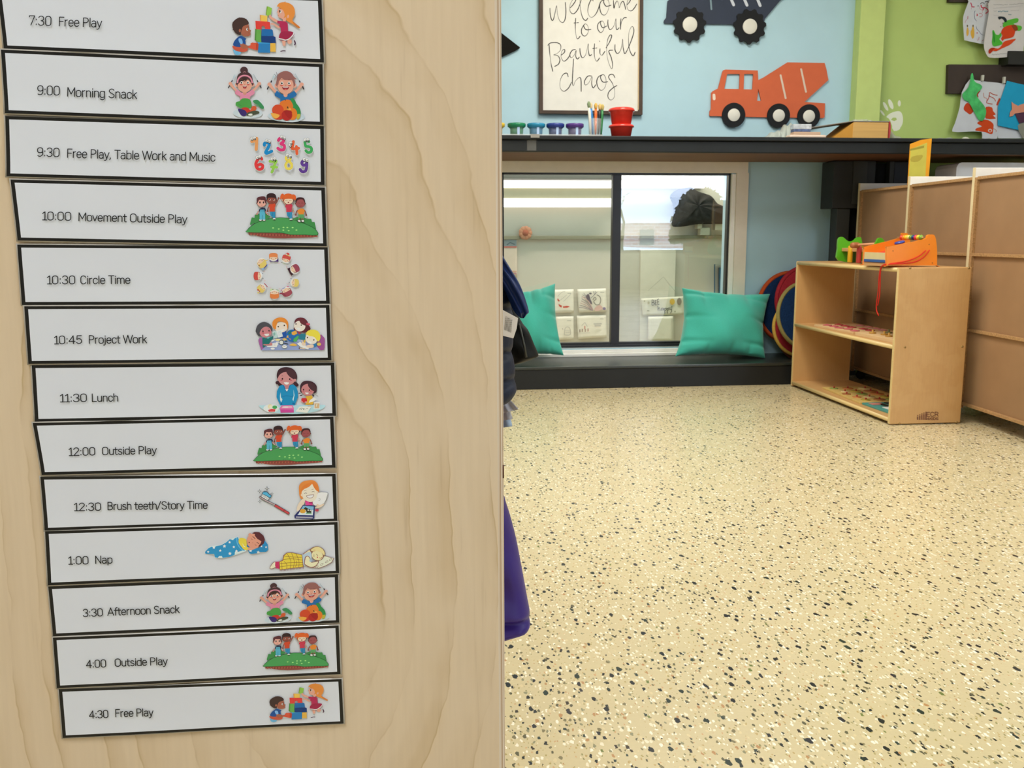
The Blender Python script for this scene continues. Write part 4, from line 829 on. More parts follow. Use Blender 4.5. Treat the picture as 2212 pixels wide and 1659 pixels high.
def art_outside(a):
    P, E, L = a.poly, a.ell, a.line
    def hd(x, y, w_, h, skin, hair, kind):
        E('#5a3030', x-w_*.97, y+12, w_*.17, h*.2); E('#5a3030', x+w_*.97, y+12, w_*.17, h*.2)
        E('#6a3a34', x, y, w_*1.04, h*1.03); E(skin, x, y, w_*.96, h*.96)
    # ground
    P('#3f8a4c', [(410,930),(405,880),(440,750),(500,760),(505,700),(540,680),(740,670),(860,740),(640,850),(480,880)]); P('#3f8a4c', [(1320,775),(1430,740),(1600,760),(1640,780),(1730,780),(1750,850),(1805,850),(1840,1010),(1700,950),(1500,850)])
    P('#8e4840', [(365,1070),(1870,1120),(1862,1168),(1755,1185),(1560,1190),(1340,1195),(1170,1205),(920,1200),(700,1180),(550,1150),(530,1130),(375,1125)])
    for x in range(400, 1850, 68): L('#5c2a26', 7, [(x, 1085+(x-365)*.03), (x-12, 1150+8*math.sin(x))]); P('#a85a48', [(x+14,1100+(x-365)*.03),(x+44,1102+(x-365)*.03),(x+40,1140+(x-365)*.025),(x+14,1140+(x-365)*.025)])
    P('#2c6438', [(330,1075),(335,1030),(430,930),(600,840),(900,762),(1200,758),(1500,845),(1750,950),(1850,1030),(1882,1140),(1600,1132),(1290,1130),(1100,1090),(700,1085)], 2)
    P('#4a9a58', [(340,1068),(345,1032),(440,938),(600,850),(900,774),(1200,770),(1500,857),(1740,962),(1840,1040),(1868,1128),(1600,1122),(1290,1122),(1100,1082),(700,1076)], 2)
    P('#2c6438', [(960,1085),(1000,1065),(1015,1085),(1045,1068),(1060,1090)])
    for x, y in ((905,980),(1028,1002),(1130,968),(1215,970),(1330,972),(1412,1025),(1128,1027),(1243,1038)): E('#a8dc88', x, y, 22, 13)
    # boy in overalls
    kid(a, 660, 440, '#dfa79a', '', '#242a48', '#58b0cc', [((-70,170),(-90,215),(-105,240)), ((80,170),(100,215),(125,240))])
    P('#58b0cc', [(625,580),(715,580),(735,700),(735,800),(620,800),(612,700)]); L('#3a6a94', 5, [(640,560),(640,600)]); L('#3a6a94', 5, [(705,560),(705,600)]); L('#3a6a94', 5, [(655,600),(700,600),(698,625),(658,625),(655,600)]); L('#24507c', 6, [(672,700),(672,800)])
    hd(655, 430, 100, 95, '#dfa79a', '', 0); P('#5a2c34', [(555,430),(550,340),(600,305),(690,290),(745,320),(748,440),(730,440),(715,380),(650,375),(600,370),(575,430)], 2)
    for x in (618, 695): E('#f0dcd4', x, 425, 22, 22); E('#3e1c1c', x+2, 425, 16, 24)
    L('#a8584c', 5, [(640,480),(660,488),(680,480)], 2)
    # boy in orange
    kid(a, 870, 390, '#8e4a40', '', '#cc4a30', '#2f88b4', [((-55,120),(-75,170),(-85,225)), ((70,90),(120,20),(155,-55))], jump=True)
    hd(872, 365, 104, 92, '#8e4a40', '', 0); P('#332026', [(765,360),(765,270),(820,228),(900,225),(960,260),(978,330),(970,360),(940,325),(800,325),(785,375)], 2)
    for x in (835, 925): E('#e6d0cc', x, 368, 20, 17); E('#2e1412', x-4, 362, 13, 14)
    L('#5c2420', 6, [(858,418),(880,426),(900,418)], 2)
    # girl
    kid(a, 1235, 400, '#e0a894', '', '#c63a52', '#2f88b4', [((-60,80),(-105,0),(-160,-60)), ((90,130),(105,180),(110,225))], jump=True)
    P('#d85f2c', [(1130,240),(1090,240),(1062,300),(1068,350),(1110,345),(1150,290)], 2); P('#d85f2c', [(1300,270),(1350,250),(1395,280),(1405,350),(1380,380),(1340,330)], 2)
    hd(1238, 375, 106, 92, '#f0cdb4', '', 0); P('#d8622c', [(1130,380),(1130,290),(1170,245),(1240,232),(1310,250),(1350,330),(1340,380),(1310,350),(1160,355),(1150,400)], 2)
    for x in (1195, 1282): L('#7a3a2c', 6, [(x-25,390),(x,375),(x+25,388)], 3)
    E('#8e2c2c', 1238, 425, 16, 14)
    # boy in yellow
    kid(a, 1500, 460, '#8e4a48', '', '#de8634', '#5ba268', [((-60,130),(-90,180),(-100,235)), ((85,130),(110,180),(125,240))])
    P('#8e4a40', [(1465,770),(1500,770),(1498,800),(1465,800)]); P('#8e4a40', [(1525,770),(1560,770),(1560,800),(1528,800)])
    for u in (1478, 1553): E('#2c2c30', u, 838, 34, 18); E('#f4f4f0', u, 833, 28, 15)
    hd(1498, 440, 102, 98, '#9c5054', '', 0); P('#3e2228', [(1395,440),(1395,370),(1430,325),(1500,315),(1570,330),(1600,390),(1598,440),(1570,390),(1540,360),(1460,365),(1420,400),(1410,440)], 2)
    for x in (1462, 1540): L('#5c2420', 6, [(x-22,445),(x,437),(x+22,447)], 3)
    L('#5c2024', 7, [(1480,500),(1502,510),(1522,500)], 2)
def art_circle(a):
    P, E, L = a.poly, a.ell, a.line
    def tri(c, x, y, ang, s=1, pts=((-90,100),(90,100),(60,40),(-60,40))):
        r = math.radians(ang); P(c, [(x+(u*math.cos(r)-v*math.sin(r))*s, y+(u*math.sin(r)+v*math.cos(r))*s) for u, v in pts])
    def head(x, y, ang, hair, sk='#ecc6ac', w_=85, h=85, sq=1.0, dark=None):
        r = math.radians(ang); R2 = lambda u, v: (x+u*math.cos(r)-v*math.sin(r), y+u*math.sin(r)+v*math.cos(r))
        E('#f2e6e2', x, y, w_+14, h+14); 
        if dark: P(dark, [R2(-w_-4, -h*.1), R2(-w_*.9, -h*.8), R2(0, -h-6), R2(w_*.9, -h*.8), R2(w_+4, -h*.1), R2(w_*.8, h*.6), R2(-w_*.8, h*.6)], 3)
        E(sk, x, y, w_*.94, h*.9, ang)
        P(hair, [R2(-w_, 0), R2(-w_*.9*sq, -h*.75), R2(0, -h), R2(w_*.9*sq, -h*.75), R2(w_, 0), R2(w_*.75, h*.12), R2(0, h*.02), R2(-w_*.75, h*.12)], 2)
        for u in (-.48, .48): E('#3c3430', *R2(w_*u, h*.42), 8, n=8)
        L('#c87a72', 5, [R2(-14, h*.66), R2(0, h*.72), R2(14, h*.66)])
    tri('#4a2a78', 925, 262, 0, 1, ((-98,88),(98,92),(78,5),(-92,0))); head(910, 250, 0, '#dc8450', w_=90, h=82, sq=1.08, dark='#b3543c')
    tri('#8fb4dc', 680, 420, -45, 1, ((-95,90),(85,90),(60,20),(-70,20))); P('#4a2470', [(695,490),(740,450),(770,415),(778,430),(750,465),(705,508)]); head(655, 385, 145, '#dcc46c', w_=88, h=100, dark='#c9a84e'); P('#dcc46c', [(700,300),(760,325),(798,300),(775,340),(720,350)], 2); E('#8e3c2c', 603, 440, 14)
    head(1190, 290, 15, '#cc4f4a', w_=88, h=85, dark='#a83440'); P('#c44440', [(1150,180),(1190,170),(1220,155),(1260,185),(1255,210),(1220,205),(1200,180)], 2); L('#d8d47c', 14, [(1185,205),(1225,215),(1265,240)], 2)
    tri('#3c1c2c', 1345, 530, 62, 1, ((-85,105),(95,105),(80,10),(-70,0))); head(1375, 510, 62, '#99475a', w_=85, h=98, sq=1.1, dark='#5c2036')
    head(1378, 812, 95, '#dcc46c', w_=82, h=82, dark='#c9a84e'); head(570, 665, -90, '#cc4f4a', w_=88, h=85, sq=1.06, dark='#8e2c4c'); head(655, 932, 225, '#dcc46c', w_=84, h=82, dark='#c9a84e')
    P('#b83a2c', [(555,965),(585,945),(595,975),(630,990),(610,1015),(585,985),(560,975)]); E('#dcc46c', 585, 1030, 24, 16)
    P('#c2d49c', [(848,935),(870,940),(1030,970),(1035,1050),(845,1040)]); L('#4a5048', 14, [(890,958),(945,970),(1000,968)], 2); head(935, 1065, 180, '#dc7f44', w_=95, h=92, sq=1.06, dark='#c05a34')
    P('#c4206c', [(1078,970),(1130,950),(1230,878),(1262,930),(1240,990),(1110,1010)]); head(1205, 1010, 155, '#a04a58', w_=100, h=95, dark='#6c2438'); P('#8e3a4c', [(1035,1062),(1060,1035),(1120,1030),(1200,1100),(1130,1095),(1090,1060)], 2)
    for q in ([(780,400),(830,425),(845,380)], [(1015,375),(1030,405),(1060,370)], [(1200,430),(1195,490),(1235,485)], [(1300,640),(1265,660),(1320,695)], [(1190,825),(1250,830),(1215,860)], [(1035,970),(1040,930),(1080,945)], [(800,915),(860,905),(850,940)], [(680,745),(740,765),(700,800)], [(720,545),(735,570),(680,580)]): L('#d9b8b8', 7, q)
    L('#a8343c', 16, [(712,825),(740,850),(785,905)], 2); L('#b8c4a8', 10, [(1100,375),(1150,395),(1195,420)])
    for x, y in ((1092,372),(680,610),(688,715),(1295,718),(1257,808)): E('#4a4a44', x, y, 9, n=8)
    L('#6a7ac8', 10, [(1105,940),(1165,920)])
def art_project(a):
    P, E, L = a.poly, a.ell, a.line
    P('#a0609c', [(560,790),(575,735),(640,710),(700,820),(660,960),(620,975),(600,920)], 2); P('#9c5494', [(1840,655),(1900,690),(1938,740),(1935,860),(1920,968),(1810,965),(1770,900)], 2)
    P('#8f9fce', [(620,980),(750,860),(900,740),(1300,720),(1550,780),(1760,880),(1840,970)])
    P('#1f6f70', [(640,700),(720,740),(870,680),(865,740),(810,780),(780,850),(720,880),(650,930),(640,800)], 1); P('#72bcc4', [(635,715),(700,705),(760,740),(830,690),(850,672),(800,690),(740,720),(650,695)], 1)
    P('#c47c78', [(670,850),(780,850),(820,810),(850,850),(830,880),(680,875)], 2)
    E('#c98088', 710, 600, 125, 112, -8); P('#4c4c54', [(620,690),(560,680),(510,600),(505,560),(540,460),(620,400),(700,390),(790,430),(845,500),(848,560),(830,590),(800,520),(720,485),(640,520),(590,600),(590,650)], 3)
    for x in (655, 780): E('#2c2024', x, 585-(x-655)*.12, 14, 19, n=10); E('#c84858', x+(2 if x < 700 else 20), 620-(x-655)*.2, 18, 11)
    P('#f4f2f4', [(685,640),(780,632),(770,670),(730,685),(695,665)], 2); L('#3c2c30', 5, [(635,560),(655,552)]); L('#3c2c30', 5, [(760,538),(780,530)])
    P('#1c4fa0', [(900,600),(1130,570),(1150,700),(1060,720),(930,720)]); E('#efd6c8', 1030, 500, 135, 110, -5)
    P('#e08a38', [(920,545),(860,500),(850,400),(900,330),(1000,295),(1100,310),(1165,370),(1182,440),(1160,560),(1150,460),(1100,400),(980,380),(950,420),(930,480)], 2)
    for x in (972, 1098): E('#3c2c24', x, 487-(x-972)*.2, 14, 17, n=10)
    P('#f6f4f2', [(1015,560),(1095,535),(1090,570),(1060,590),(1030,585)], 2)
    P('#bcd4d4', [(840,590),(930,570),(970,710),(890,730)]); P('#dde3e8', [(930,575),(1030,550),(1070,690),(975,715)]);
    for k in range(5): L('#8fa0b0', 4, [(955+8*k, 600+22*k), (1030+9*k, 582+22*k)])
    E('#86b4ac', 890, 640, 22, 34)
    P('#5c2430', [(1310,380),(1350,320),(1430,296),(1520,315),(1580,380),(1600,450),(1640,510),(1630,560),(1520,610),(1440,600),(1330,570),(1290,540),(1310,480)], 2)
    E('#f0dad0', 1420, 475, 118, 112, 10); P('#6a2c38', [(1330,380),(1400,350),(1440,420),(1540,470),(1590,480),(1600,430),(1560,350),(1480,305),(1400,305)], 2)
    E('#c85068', 1575, 430, 22, 24); E('#c85068', 1612, 440, 20, 24)
    for x in (1340, 1450): E('#3c2424', x, 430+(x-1340)*.22, 12, 17, n=10)
    P('#f6f4f4', [(1350,505),(1430,520),(1420,550),(1380,555)], 2)
    P('#2c7a90', [(1395,640),(1540,630),(1560,760),(1420,760),(1370,690)]); P('#a03a50', [(1350,570),(1430,600),(1440,640),(1400,650)])
    E('#2368b0', 1265, 675, 132, 128); P('#e0a848', [(1250,600),(1340,565),(1370,630),(1300,665),(1255,650)]); P('#4fa85c', [(1290,740),(1380,670),(1400,690),(1350,800),(1285,790)]); P('#d8b060', [(1150,680),(1180,660),(1185,720),(1150,715)]); P('#287860', [(1180,620),(1240,570),(1240,620),(1200,650)], 2); P('#c47068', [(1190,720),(1245,745),(1215,760)])
    L('#7a8a9c', 6, [(1140,700),(1160,780),(1250,815),(1350,800)], 3)
    E('#e8d8a0', 960, 760, 60, 22); P('#d9b460', [(1060,730),(1140,735),(1150,770),(1080,775)]); E('#345c80', 1135, 790, 32, 16)
    E('#3a4a54', 1037, 815, 56, 54); E('#dce0dc', 1037, 815, 42, 40); L('#202428', 16, [(1085,825),(1180,850)])
    P('#eceef4', [(740,890),(850,880),(850,830),(940,815),(975,840),(940,912),(745,905)]); L('#9098a8', 4, [(875,850),(925,840)]); L('#9098a8', 4, [(875,875),(920,865)]); P('#f0f0f2', [(820,780),(900,748),(910,765),(840,800)]); P('#f0f0f2', [(930,800),(990,795),(985,820),(935,820)])
    E('#f0f0f2', 858, 943, 44, 22); E('#7e8c98', 1103, 905, 62, 44); E('#eef0f0', 1103, 900, 50, 32); L('#7a7a80', 5, [(1080,895),(1120,905)])
    P('#e2b450', [(1200,870),(1270,835),(1330,845),(1365,880),(1280,888)], 2); E('#a0b0d8', 1420, 780, 50, 25)
    P('#f2f0f0', [(1360,840),(1430,800),(1490,860),(1630,910),(1590,962),(1440,910)]); L('#4a4a54', 5, [(1360,850),(1440,915),(1590,965)])
    L('#4a2c2c', 26, [(1400,930),(1420,934)]); L('#d8c0a8', 24, [(1420,932),(1530,945)])
    P('#2f78b0', [(1700,830),(1760,815),(1780,890),(1720,920)]); P('#efcdb8', [(1540,890),(1640,855),(1710,870),(1690,925),(1600,925)], 2); E('#efcdb8', 1500, 840, 48, 40, 40); L('#efcdb8', 22, [(1480,830),(1465,760)], 1)
    E('#dcbc5c', 1820, 850, 42, 34); E('#dcbc5c', 1520, 790, 22, 34); E('#f2dcd0', 1660, 740, 128, 108, 22)
    P('#e6d44c', [(1540,680),(1560,600),(1640,550),(1750,555),(1830,620),(1850,710),(1820,790),(1780,780),(1740,720),(1690,690),(1620,680),(1560,650)], 2)
    for x, y in ((1578,712),(1712,762)): E('#4a3020', x, y, 13, 17, n=10)
    P('#f8f6f6', [(1595,785),(1665,805),(1650,838),(1610,825)], 2)
def art_lunch(a):
    P, E, L = a.poly, a.ell, a.line
    E('#b4d8e2', 1210, 880, 660, 175, 0, 0, 180); P('#b4d8e2', [(550,885),(1860,872),(1850,900),(560,910)])
    E('#dfe8ea', 790, 940, 155, 80); E('#e6d8ac', 770, 905, 45, 45); E('#f0e8cc', 785, 912, 30, 34); E('#48a05a', 862, 918, 48, 34); P('#d8484c', [(728,975),(800,948),(878,960),(865,1008),(745,1010)], 1)
    for x, y in ((915,430),(965,465),(1275,448),(1300,475)): E('#3f2430', x, y, 38, 34)
    P('#3f2430', [(905,330),(905,250),(950,160),(1060,120),(1180,135),(1260,190),(1305,280),(1300,360),(1260,420),(1240,450),(960,440),(920,390)], 3)
    P('#c08088', [(1045,450),(1150,450),(1160,560),(1040,560)]); P('#1c8cc0', [(960,490),(1035,470),(1100,560),(1165,475),(1230,465),(1290,510),(1322,610),(1325,720),(1260,880),(970,880),(898,720),(905,600)], 1)
    P('#c08088', [(1048,460),(1160,460),(1135,540),(1102,575),(1070,540)]); P('#e8f0f6', [(1070,560),(1135,560),(1102,610)]); L('#14609c', 9, [(1032,478),(1065,560),(1102,618),(1140,560),(1168,480)])
    P('#cfe0ea', [(965,690),(978,620),(985,720),(1015,760),(990,825),(968,770)]); P('#cfe0ea', [(1235,560),(1255,680),(1232,800),(1215,760),(1240,690)]); L('#14609c', 8, [(1005,705),(1100,690),(1215,705)], 3); L('#14609c', 8, [(980,850),(1010,820)]); L('#14609c', 30, [(985,860),(1010,850)]); L('#14609c', 30, [(1215,840),(1260,850)])
    E('#c98c8e', 1100, 350, 172, 135); P('#4a2c36', [(1090,200),(1180,160),(1280,240),(1270,360),(1200,340),(1130,280)], 2); P('#3f2430', [(925,320),(960,250),(1090,200),(1040,150),(950,180),(905,260)], 2)
    E('#c98c8e', 940, 360, 26, 34); E('#c98c8e', 1265, 380, 22, 30)
    for x in (1015, 1160): E('#2c1418', x, 353+(x-1015)*.04, 15, 18); E('#c0606c', x+(-18 if x < 1100 else 25), 382, 24, 12)
    P('#f8f4f6', [(1048,420),(1145,425),(1130,458),(1095,467),(1060,452)], 2); L('#5c343c', 6, [(995,298),(1015,290),(1030,300)])
    P('#3f2430', [(1368,560),(1375,470),(1430,405),(1520,390),(1620,415),(1690,480),(1698,560),(1660,640),(1400,630)], 3)
    for q in ([(1405,635),(1370,645),(1325,650),(1350,632)], [(1430,665),(1400,690),(1350,697),(1380,675)], [(1610,640),(1650,690),(1640,710),(1615,690)], [(1650,650),(1690,685),(1745,695),(1700,697)]): P('#3c1c2c', q, 1)
    P('#dcac3c', [(1480,700),(1600,680),(1640,780),(1620,865),(1475,870),(1490,790)], 1); P('#e4ecf0', [(1560,780),(1640,720),(1700,760),(1640,800),(1540,830)], 1); E('#c48084', 1520, 570, 130, 118); P('#4a2c36', [(1520,460),(1600,430),(1680,500),(1670,600),(1600,580),(1550,530)], 2)
    for x in (1436, 1552): E('#2c1418', x, 568+(x-1436)*.08, 13, 16); E('#c0606c', x+(-5 if x < 1500 else 30), 600, 18, 10)
    P('#f8f4f6', [(1465,625),(1540,630),(1520,655),(1490,658)], 2)
    P('#c82c34', [(1395,745),(1445,735),(1500,745),(1500,810),(1450,828),(1400,805)], 2); E('#d8a0a0', 1400, 808, 22, 16); E('#d8a0a0', 1485, 815, 28, 14)
    P('#d870a8', [(1000,880),(1215,875),(1245,940),(1240,962),(960,962),(955,945)]); P('#e8b8c8', [(1020,900),(1200,895),(1215,930),(995,935)]); P('#c84898', [(970,962),(1242,962),(1242,1022),(980,1025)]); E('#e6d4d4', 1080, 915, 55, 18)
    P('#e4e8dc', [(1350,905),(1600,895),(1510,1030),(1275,1005)]); L('#4a4a3c', 6, [(1350,965),(1370,940),(1420,940),(1470,955)], 2); L('#4a4a3c', 5, [(1490,945),(1520,942)]); L('#c88c5c', 8, [(1520,900),(1590,895)]); E('#4a4a3c', 1390, 960, 9, n=8); E('#4a4a3c', 1435, 962, 9, n=8)
    E('#c4e0e6', 1700, 945, 75, 25); P('#e4e8e6', [(1640,815),(1760,815),(1755,945),(1645,945)]); P('#d0b088', [(1652,840),(1752,840),(1748,938),(1655,938)]); P('#f0e4d0', [(1690,860),(1710,850),(1700,900),(1685,910)])
def art_teeth(a):
    P, E, L = a.poly, a.ell, a.line
    for x, y, w_, h in ((708,368,55,50),(558,423,46,44),(808,472,34,36),(563,628,42,38)):
        st = lambda k: [(x-w_*k,y),(x-w_*.2*k,y-h*.2*k),(x,y-h*k),(x+w_*.2*k,y-h*.2*k),(x+w_*k,y),(x+w_*.2*k,y+h*.2*k),(x,y+h*k),(x-w_*.2*k,y+h*.2*k)]
        P('#2f3f56', st(1)); P('#e4e6e2', st(.55))
    L('#2c3a50', 40, [(555,535),(700,620),(850,690)], 2); L('#b8a4a4', 24, [(560,538),(700,620),(860,695)], 2)
    P('#2c3a50', [(575,530),(620,470),(770,550),(730,615)]); P('#e6ecf0', [(590,528),(622,482),(760,556),(722,606)])
    for k in range(7): x = 625+18*k; y = 495+11*k; L('#2c3a50', 7, [(x, y), (x-10, y+30)])
    P('#2c3a50', [(612,480),(625,440),(665,422),(720,440),(760,485),(800,505),(790,545),(760,562),(690,520)], 2); P('#58b4dc', [(624,478),(636,446),(668,434),(714,452),(752,494),(788,512),(780,538),(758,548),(690,508)], 2); L('#1c5c84', 7, [(650,455),(680,450)]); 
    L('#2c2c40', 56, [(860,700),(1130,860)]); E('#2c2c40', 1132, 862, 28); L('#c84a4e', 40, [(868,706),(1130,860)]); E('#c84a4e', 1130, 860, 20); L('#2c2c40', 6, [(1030,820),(1050,795)]); L('#2c2c40', 6, [(1045,828),(1062,802)])
    P('#8a8a90', [(1620,600),(1720,450),(1850,440),(1925,460),(1905,540),(1850,670),(1700,720),(1620,690)], 2); P('#eceef2', [(1628,600),(1724,457),(1850,448),(1915,464),(1895,540),(1842,664),(1700,712),(1628,682)], 2); L('#8a8a90', 5, [(1735,570),(1765,575),(1760,605),(1735,610)], 2)
    P('#efd2bc', [(1420,570),(1470,600),(1440,680),(1400,760),(1440,790),(1320,830),(1300,780),(1330,680)], 2); P('#d84890', [(1465,610),(1600,640),(1620,700),(1480,705)]); P('#a82c6c', [(1540,640),(1615,630),(1615,670),(1550,665)])
    P('#df8a44', [(1345,420),(1350,310),(1420,235),(1550,205),(1650,215),(1720,290),(1745,420),(1700,440),(1420,575),(1360,530)], 3)
    P('#f4dccb', [(1400,480),(1410,400),(1520,340),(1600,270),(1650,350),(1710,430),(1700,540),(1640,620),(1560,640),(1470,600),(1425,560)], 2)
    P('#e0813c', [(1380,460),(1385,380),(1460,300),(1600,240),(1610,270),(1540,340),(1450,380),(1410,420)], 2); P('#e0813c', [(1600,240),(1680,280),(1735,360),(1740,440),(1700,420),(1650,360),(1610,280)], 2); E('#f0cdb8', 1400, 500, 20, 28); E('#f0cdb8', 1715, 450, 16, 26)
    for x in (1475, 1625): L('#5c3a2c', 7, [(x-30,470-(x-1475)*.2),(x,458-(x-1475)*.2),(x+30,466-(x-1475)*.2)], 3); L('#8e6a4c', 6, [(x-28,415-(x-1475)*.15),(x,405-(x-1475)*.15),(x+15,412-(x-1475)*.2)], 2)
    P('#8a4c44', [(1492,510),(1640,490),(1620,545),(1570,565),(1520,555)], 2); P('#f8f6f6', [(1502,516),(1632,498),(1614,540),(1568,556),(1524,548)], 2)
    P('#eecdb4', [(1690,690),(1720,680),(1750,700),(1850,670),(1830,710),(1740,760),(1660,750),(1700,720)], 1); E('#c03c54', 1703, 802, 36, 28)
    P('#28306c', [(1420,700),(1660,712),(1650,960),(1625,985),(1260,965),(1252,910),(1360,790)], 1); P('#aaa8b4', [(1285,925),(1620,935),(1615,965),(1280,950)]); P('#d4dee8', [(1330,880),(1430,715),(1640,728),(1620,905),(1310,895)]); P('#7cb4d8', [(1425,715),(1640,728),(1632,800),(1400,780)])
    E('#d8a03c', 1420, 820, 58, 44); P('#2c3020', [(1440,770),(1470,740),(1550,780),(1590,790),(1590,860),(1500,850),(1480,800)], 1); E('#f0f0e8', 1528, 800, 14, 16); E('#f0f0e8', 1570, 805, 13, 15); P('#78ac88', [(1480,850),(1600,850),(1590,875),(1490,875)])
def art_nap(a):
    P, E, L = a.poly, a.ell, a.line
    P('#d6e6f0', [(150,440),(230,345),(400,325),(540,235),(655,200),(780,415),(600,480),(420,525),(310,520),(290,470)], 1)
    P('#2f92c8', [(158,430),(210,375),(262,350),(290,382),(318,345),(400,330),(470,290),(530,240),(575,255),(600,228),(650,208),(680,300),(750,400),(650,430),(630,405),(605,430),(600,475),(520,505),(420,518),(410,490),(370,490),(350,518),(305,510),(295,462),(165,458)])
    L('#66b8e0', 14, [(632,215),(640,300),(690,380),(750,412)], 3)
    def star(x, y, r, c='#eef2f4'):
        P(c, [(x+(r if k % 2 == 0 else r*.5)*math.cos(k*PI/5-.3), y+(r if k % 2 == 0 else r*.5)*math.sin(k*PI/5-.3)) for k in range(10)])
    for x, y, r in ((205,428,20),(290,362,26),(448,345,28),(525,287,22),(588,356,22),(386,410,22),(530,455,28),(628,415,22)): star(x, y, r)
    P('#2888c0', [(800,400),(830,380),(960,370),(1030,300),(1050,260),(1095,320),(1100,400),(1070,430),(960,430),(950,450),(850,460),(820,450)], 1)
    for x, y, r in ((838,410,26),(952,435,26),(1000,345,20),(1070,358,18)): star(x, y, r)
    P('#e4d04c', [(670,230),(720,222),(775,245),(780,310),(820,380),(800,400),(740,395),(700,350),(660,290)], 2); P('#f0ecd8', [(720,300),(740,340),(780,360),(735,350)], 2); P('#2c6cb0', [(780,320),(830,355),(800,362),(782,350)])
    P(SK, [(800,370),(870,360),(920,375),(860,400),(800,400)], 2); E('#dc9a84', 830, 175, 24, 26); E('#dc9a84', 890, 268, 108, 112, -25)
    P('#5c2c34', [(858,150),(900,132),(970,135),(1030,185),(1052,240),(1040,300),(990,345),(950,350),(990,300),(1000,270),(940,235),(900,185),(905,165)], 1)
    L('#4a2420', 8, [(868,198),(890,215),(908,235)]); L('#4a2420', 8, [(930,285),(950,295),(965,310)]); L('#9a5444', 6, [(848,225),(855,245),(875,243)], 2); L('#9a5444', 6, [(905,308),(910,330),(930,330)], 2); E('#6c2c24', 818, 288, 9); L('#c0705c', 6, [(862,290),(880,296)])
    # girl asleep
    P('#8e5c54', [(1740,665),(1830,560),(1940,485),(2088,525),(2050,590),(1960,640),(1860,675)], 1); P('#dce0cc', [(1752,660),(1836,562),(1942,492),(2076,527),(2044,584),(1955,634),(1858,667)], 1)
    for x, y in ((1828,652),(1903,615),(1975,577),(2035,542)): E('#7a5048', x, y, 26, 13, -35); E('#dce0cc', x, y, 20, 9, -35)
    P('#8e5c54', [(1125,680),(1140,630),(1190,575),(1230,590),(1230,640),(1180,680)], 2); P('#e8e0c4', [(1132,675),(1148,632),(1192,582),(1222,595),(1222,638),(1176,672)], 2); P('#c43060', [(1210,575),(1265,572),(1268,680),(1222,675),(1205,630)], 1)
    P('#8c5c60', [(1615,460),(1710,395),(1750,380),(1770,430),(1650,500)]); P('#e6dcb4', [(1640,455),(1712,402),(1750,390),(1760,425),(1650,475)]); P('#b8ccdc', [(1605,475),(1700,430),(1750,430),(1750,540),(1650,640),(1625,620)], 1); 
    P('#8e5048', [(1315,550),(1330,480),(1380,440),(1450,435),(1610,470),(1630,655),(1275,700),(1265,575)], 1); P('#e2cc48', [(1324,560),(1340,486),(1384,448),(1450,443),(1602,476),(1620,648),(1280,692),(1272,580)], 1)
    for q in ([(1340,490),(1400,500),(1600,510)], [(1320,545),(1450,530),(1610,550)], [(1280,600),(1450,590),(1615,590)], [(1280,650),(1450,630),(1620,620)], [(1380,450),(1440,560),(1430,680)], [(1450,445),(1490,560),(1480,670)], [(1520,460),(1560,560),(1560,660)], [(1340,570),(1380,620),(1375,685)], [(1300,580),(1310,690)], [(1520,560),(1530,600),(1510,650)]): L('#8c5a3c', 6, q, 3)
    for x in range(1280, 1640, 22): L('#a05c64', 5, [(x, 700-(x-1280)*.12), (x-2, 722-(x-1280)*.12)])
    P('#8c5450', [(1640,600),(1650,510),(1690,485),(1730,520),(1750,580),(1860,560),(1820,640),(1740,665),(1660,630)], 2); P('#eee0bc', [(1650,600),(1660,518),(1690,495),(1722,525),(1748,590),(1848,568),(1812,632),(1740,655),(1668,622)], 2); P('#a8c0d4', [(1715,560),(1745,520),(1762,570),(1730,580)])
    P('#8e6450', [(1720,395),(1780,355),(1850,345),(1920,380),(1955,440),(1945,480),(1900,545),(1820,560),(1760,520),(1745,440)], 3); E('#ecdcae', 1835, 480, 84, 72, 20); P('#ead69a', [(1735,400),(1790,362),(1850,353),(1915,386),(1947,445),(1935,480),(1900,440),(1820,415),(1770,420)], 2)
    L('#7c4c3c', 6, [(1820,460),(1845,485)]); L('#7c4c3c', 6, [(1785,465),(1785,505)], 1); L('#a03c40', 7, [(1868,515),(1890,525),(1905,505)], 2); E('#c8504c', 1838, 508, 9, n=8); E('#e0c890', 1790, 408, 20, 18)
def go(key, fn, f):
    a = card_art(key, f); fn(a); a.build('illustration', vmat('print_gloss', .3, .4), a.root)
go('blocks', art_blocks, fr(460, 0, 8.508)); go('blocks2', art_blocks, fr(500, 1460, 8.508, affine([(355,440),(1505,200),(1155,955)], [(700,465),(1695,240),(1385,775)])))
go('snack', art_snack, fr(460, 130, 8.508)); go('snack2', art_snack, fr(500, 1240, 9.217, affine([(565,95),(1520,265),(1360,1115)], [(830,160),(1768,200),(1630,940)])))
go('numbers', art_numbers, fr(460, 265, 8.508))
go('outside', art_outside, fr(500, 395, 10.055)); go('outside2', art_outside, fr(500, 895, 9.217, affine([(335,1070),(1875,1165),(1230,230)], [(455,930),(1812,945),(1250,215)])))
go('outside3', art_outside, fr(500, 1350, 8.508, affine([(335,1070),(1875,1165),(1230,230)], [(595,762),(1776,770),(1290,135)])))
go('circle', art_circle, fr(500, 530, 10.055)); go('project', art_project, fr(500, 655, 9.617)); go('lunch', art_lunch, fr(500, 780, 9.217))
go('teeth', art_teeth, fr(500, 1015, 9.217)); go('nap', art_nap, fr(420, 1130, 6.9125))
